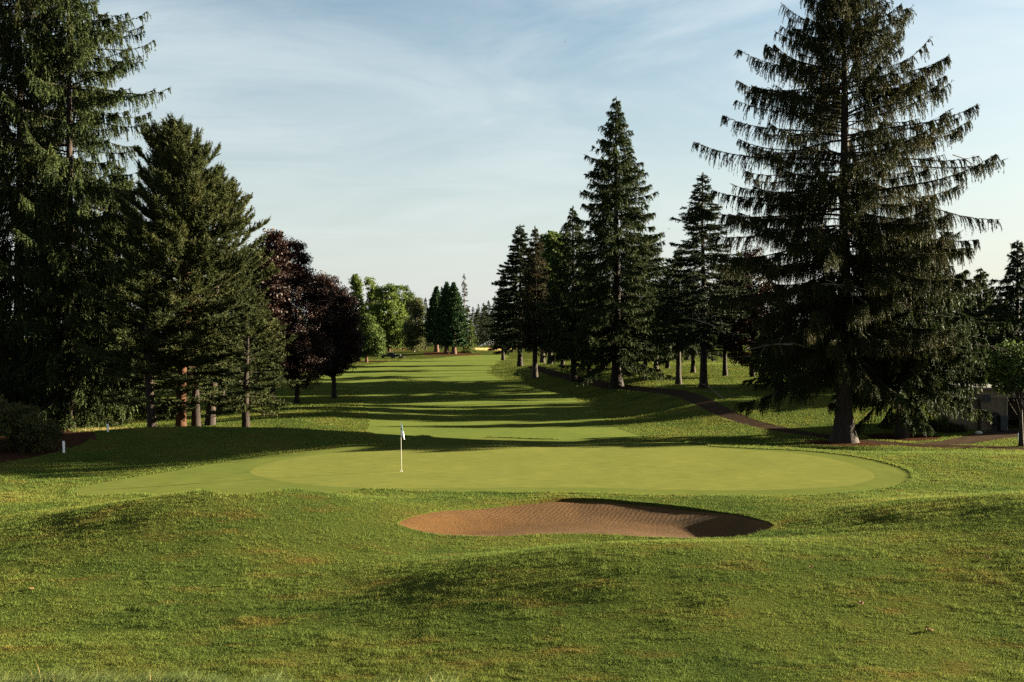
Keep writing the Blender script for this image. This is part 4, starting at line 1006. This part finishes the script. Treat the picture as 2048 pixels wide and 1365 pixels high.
m = MB(); m.tube(np.array([[.12, 0, .6], [-.1, 0, 1.12]]), .03, 8); th = np.linspace(0, 2 * PI, 17); m.tube(np.stack([-.11 + .1 * np.cos(th), .18 * np.sin(th), 1.13 + .1 * np.cos(th)], 1), .02, 6); m.build('steering_wheel', M['black'], mw)
m = MB()
for y_ in (-.36, .36): m.tube(np.array([[-.88, y_, .6], [-.9, y_, 1.75]]), .035, 8)
m.tube(np.array([[-.9, -.36, 1.75], [-.9, .36, 1.75]]), .035, 8); m.build('roll_bar', M['black'], mw)
m = MB(); m.prism([(.9, .12), (1.75, .12), (1.85, .3), (1.5, .42), (.95, .38)], -.85, .85); m.build('cutting_deck', M['dkgreen'], mw)

# ------------------------------------------------------------------ sprinklers
def sprinkler(px, py, label, ex, ez, L, seed, n=4200):
    b = at(px, py); o = thing('sprinkler', label, 'sprinkler', b); r_ = np.random.default_rng(seed)
    m = MB(); m.tube(np.array([[0, 0, -.1], [0, 0, .35], [0, 0, .5]]), [.07, .07, .05], 8); m.tube(np.array([[0, 0, .45], [ex * .3, 0, .45 + ez * .3]]), .05, 8); m.build('nozzle', M['grey'], o)
    m = MB(); t = r_.random(n); s = .03 + .26 * t ** 1.6
    P = np.stack([ex * L * t, r_.normal(0, 1, n) * s * .6, .5 + ez * L * t - .018 * L * t ** 2 * L * .12], 1) + r_.normal(0, 1, (n, 3)) * s[:, None] * .28
    fall = (r_.random(n) < .22) * r_.random(n) ** 2 * t * L * .3; P[:, 2] -= fall; P[:, 2] = np.maximum(P[:, 2], .05)
    leaf_quads(m, P, norm(r_.normal(size=(n, 3))), np.full(n, .17), np.full(n, .12), r_); j_ = m.build('water_jet', M['water'], o); j_['kind'] = 'stuff'
    return o
sprinkler(953, 696.5, 'sprinkler throwing a long white water jet up to the right of the sequoias', .90, .44, 9.5, 5, 2600)
sprinkler(779, 697, 'sprinkler throwing a thin water arc behind the bright broad tree', .8, .5, 3.6, 6, 900)
# pale post near the jet
b = at(1003, 696); o = thing('marker_post', 'pale upright post on the far dry lawn right of the water jet', 'post', b); m = MB(); m.box((-.25, -.2, -.1), (.25, .2, 2.6)); m.box((-.3, -.25, 2.602), (.3, .25, 2.75)); m.build('post', M['stone'], o)

# ------------------------------------------------------------------ fallen leaves
def fallen_leaf(px, py, size, label, rz, seed):
    b = at(px, py); r_ = np.random.default_rng(seed)
    n0, n1 = 9, 7; U, V = np.meshgrid(np.linspace(-1, 1, n0), np.linspace(-1, 1, n1), indexing='ij')
    lob = .55 + .45 * np.abs(np.cos(U * 4.2)) ; wd = np.sqrt(np.clip(1 - U ** 2, 0.02, 1)) * lob
    P = np.stack([U * size, V * wd * size * .8, size * (.35 * V ** 2 + .25 * U ** 2 + .05 * np.sin(V * 6)) + .03], -1)
    m = sheet(P, .0); m.v = m.v[:1]; m.f = m.f[:1]
    o = m.build('fallen_leaf', M['leaf_dry']); o.location = b; o.rotation_euler = (R(r_.uniform(-20, 20)), R(r_.uniform(-15, 15)), rz); s = o.modifiers.new('thick', 'SOLIDIFY'); s.thickness = .003
    return tag(o, label, 'leaf', 'fallen leaves on the near lawn')
fallen_leaf(1858, 1265, .075, 'largest curled brown leaf on the lawn near the right bottom corner', .4, 1)
fallen_leaf(1723, 1211, .065, 'pale brown leaf on the lawn, up and left of the largest leaf', 1.4, 2)
fallen_leaf(1975, 1119, .06, 'orange brown leaf on the right hump by the right edge', 2.2, 3)
fallen_leaf(1622, 1137, .04, 'tiny pale leaf on the slope below the right end of the bunker', .2, 4)
fallen_leaf(62, 1181, .05, 'pale leaf on the shaded lawn near the left edge', .9, 5)

# ------------------------------------------------------------------ birds
def bird(loc, span, label, rz, flying=True):
    o = thing('bird', label, 'bird', loc, rz); s = span
    m = MB(); t = np.linspace(-1, 1, 11); rad = np.sqrt(np.clip(1 - t ** 2, 0, 1)) * .09 * s + .004
    rad[-3:] *= .9
    m.tube(np.stack([t * .26 * s, 0 * t, .02 * s * np.sin(t * 2)], 1), rad, 8)
    m.tube(np.array([[.22 * s, 0, .03 * s], [.29 * s, 0, .055 * s], [.34 * s, 0, .05 * s], [.40 * s, 0, .04 * s]]), [.05 * s, .062 * s, .045 * s, .008 * s], 8)
    m.add([[-.22 * s, -.03 * s, .01], [-.22 * s, .03 * s, .01], [-.42 * s, .09 * s, 0], [-.42 * s, -.09 * s, 0]], [[0, 1, 2, 3]])
    if not flying:
        for y_ in (-.04, .04): m.tube(np.array([[0, y_ * s, -.06 * s], [.01 * s, y_ * s, -.22 * s], [.06 * s, y_ * s, -.23 * s]]), .012 * s, 5)
    m.build('body', M['bird'], o)
    for sg in (-1, 1):
        w = MB()
        if flying: v = [[.14 * s, sg * .06 * s, .03 * s], [.10 * s, sg * .28 * s, .14 * s], [.0, sg * .5 * s, .10 * s], [-.10 * s, sg * .3 * s, .11 * s], [-.14 * s, sg * .06 * s, .02 * s]]
        else: v = [[.14 * s, sg * .07 * s, .05 * s], [.10 * s, sg * .10 * s, -.02 * s], [-.36 * s, sg * .05 * s, .0], [-.2 * s, sg * .08 * s, .06 * s], [0, sg * .09 * s, .08 * s]]
        w.add(v, [[0, 1, 2, 3, 4]]); w.add(np.array(v) + [0, 0, -.006 * s], [[4, 3, 2, 1, 0]]); w.build('wing', M['bird'], o)
def air(px, py, Z): return ((px - CX) / FPX * Z, Z, CAMH - (py - HY) / FPX * Z)
bird(air(1131, 84, 120), .32, 'tiny dark bird flying high in the open sky', .7)
bird(air(1338, 458, 100), .30, 'small bird flying out from the right of the tallest spruce', 2.4)
g_ = at(940, 764); bird((g_[0], g_[1], g_[2] + .10), .46, 'dark bird standing on the striped fairway', .5, False)

# ------------------------------------------------------------------ light, sky, camera
SUN_EL, SUN_AZ = 11.0, 17.0           # elevation, and angle from +X (right) towards +Y (away)
sd = Vector((math.cos(R(SUN_EL)) * math.cos(R(SUN_AZ)), math.cos(R(SUN_EL)) * math.sin(R(SUN_AZ)), math.sin(R(SUN_EL))))
sl = bpy.data.lights.new('sun', 'SUN'); sl.energy = 5.0; sl.angle = R(0.5); sl.color = (1.0, 0.86, 0.62)
so = bpy.data.objects.new('sun', sl); COL.objects.link(so); so.rotation_euler = (-sd).to_track_quat('-Z', 'Y').to_euler(); so.location = (60, 30, 40)

w = bpy.data.worlds.new('World'); scn.world = w; w.use_nodes = True
nt = w.node_tree; nt.nodes.clear()
out = nt.nodes.new('ShaderNodeOutputWorld'); bg = nt.nodes.new('ShaderNodeBackground'); bg.inputs['Strength'].default_value = 0.05
sky = nt.nodes.new('ShaderNodeTexSky'); sky.sky_type = 'NISHITA'; sky.sun_disc = False
sky.sun_elevation = R(SUN_EL); sky.sun_rotation = R(90 - SUN_AZ)
sky.air_density = 1.0; sky.dust_density = 1.0; sky.ozone_density = 1.0
tc = nt.nodes.new('ShaderNodeTexCoord'); sep = nt.nodes.new('ShaderNodeSeparateXYZ'); nt.links.new(tc.outputs['Generated'], sep.inputs[0])
zc = math_(nt, 'ADD', math_(nt, 'MAXIMUM', sep.outputs[2], 0.0), 0.16)
cu_ = math_(nt, 'DIVIDE', sep.outputs[0], zc); cv_ = math_(nt, 'DIVIDE', sep.outputs[1], zc)
cmb = nt.nodes.new('ShaderNodeCombineXYZ'); nt.links.new(cu_, cmb.inputs[0]); nt.links.new(cv_, cmb.inputs[1])
mp = nt.nodes.new('ShaderNodeMapping'); mp.inputs['Scale'].default_value = (0.75, 1.25, 1); mp.inputs['Rotation'].default_value = (0, 0, R(24)); mp.inputs['Location'].default_value = (15.1, 11.4, 0)
nt.links.new(cmb.outputs[0], mp.inputs['Vector'])
n1 = noise(nt, mp.outputs[0], 1.2, 10, 0.62, 1.4)
mp2 = nt.nodes.new('ShaderNodeMapping'); mp2.inputs['Scale'].default_value = (0.6, 0.8, 1); mp2.inputs['Location'].default_value = (3.3, 12.2, 0); nt.links.new(cmb.outputs[0], mp2.inputs['Vector'])
n2 = noise(nt, mp2.outputs[0], 0.8, 5, 0.6, 0.4)
cm = math_(nt, 'MULTIPLY', ramp(nt, n1, [(0.36, (0, 0, 0)), (0.64, (1, 1, 1))]), ramp(nt, n2, [(0.25, (.3, .3, .3)), (0.65, (1, 1, 1))]))
cm = math_(nt, 'MULTIPLY', cm, 0.46)
lowhaze = nd(nt, 'ShaderNodeMapRange'); lowhaze.inputs[1].default_value = 0.30; lowhaze.inputs[2].default_value = 0.0; lowhaze.inputs[3].default_value = 0.0; lowhaze.inputs[4].default_value = 0.9
nt.links.new(sep.outputs[2], lowhaze.inputs[0])
CLOUD = (6.15, 6.3, 6.2)
c = mixc(nt, 1.0, sky.outputs[0], (1.30, 1.27, 1.24), 'MULTIPLY')
c = mixc(nt, cm, c, CLOUD)
c = mixc(nt, lowhaze.outputs[0], c, (4.35, 4.42, 4.55))
c = mixc(nt, 1.0, c, (0.305, 0.318, 0.315), 'MULTIPLY')
nt.links.new(c, bg.inputs['Color']); nt.links.new(bg.outputs[0], out.inputs[0])

cam = bpy.data.cameras.new('camera'); co = bpy.data.objects.new('camera', cam); COL.objects.link(co)
co.location = (0, 0, CAMH); co.rotation_euler = (R(90), 0, 0)
cam.sensor_width = 36; cam.lens = FPX / 2048 * 36; cam.shift_y = (HY - 682.5) / 2048; cam.clip_end = 6000; cam.clip_start = .1
scn.camera = co
scn.view_settings.view_transform = 'Standard'; scn.view_settings.look = 'None'; scn.view_settings.gamma = 1; scn.view_settings.use_curve_mapping = False
scn.view_settings.exposure = 3.42
scn.render.engine = 'CYCLES'
scn.cycles.max_bounces = 5; scn.cycles.diffuse_bounces = 2; scn.cycles.transmission_bounces = 3; scn.cycles.transparent_max_bounces = 6
scn.cycles.use_denoising = False
print('script', round(time.time() - T0, 1))
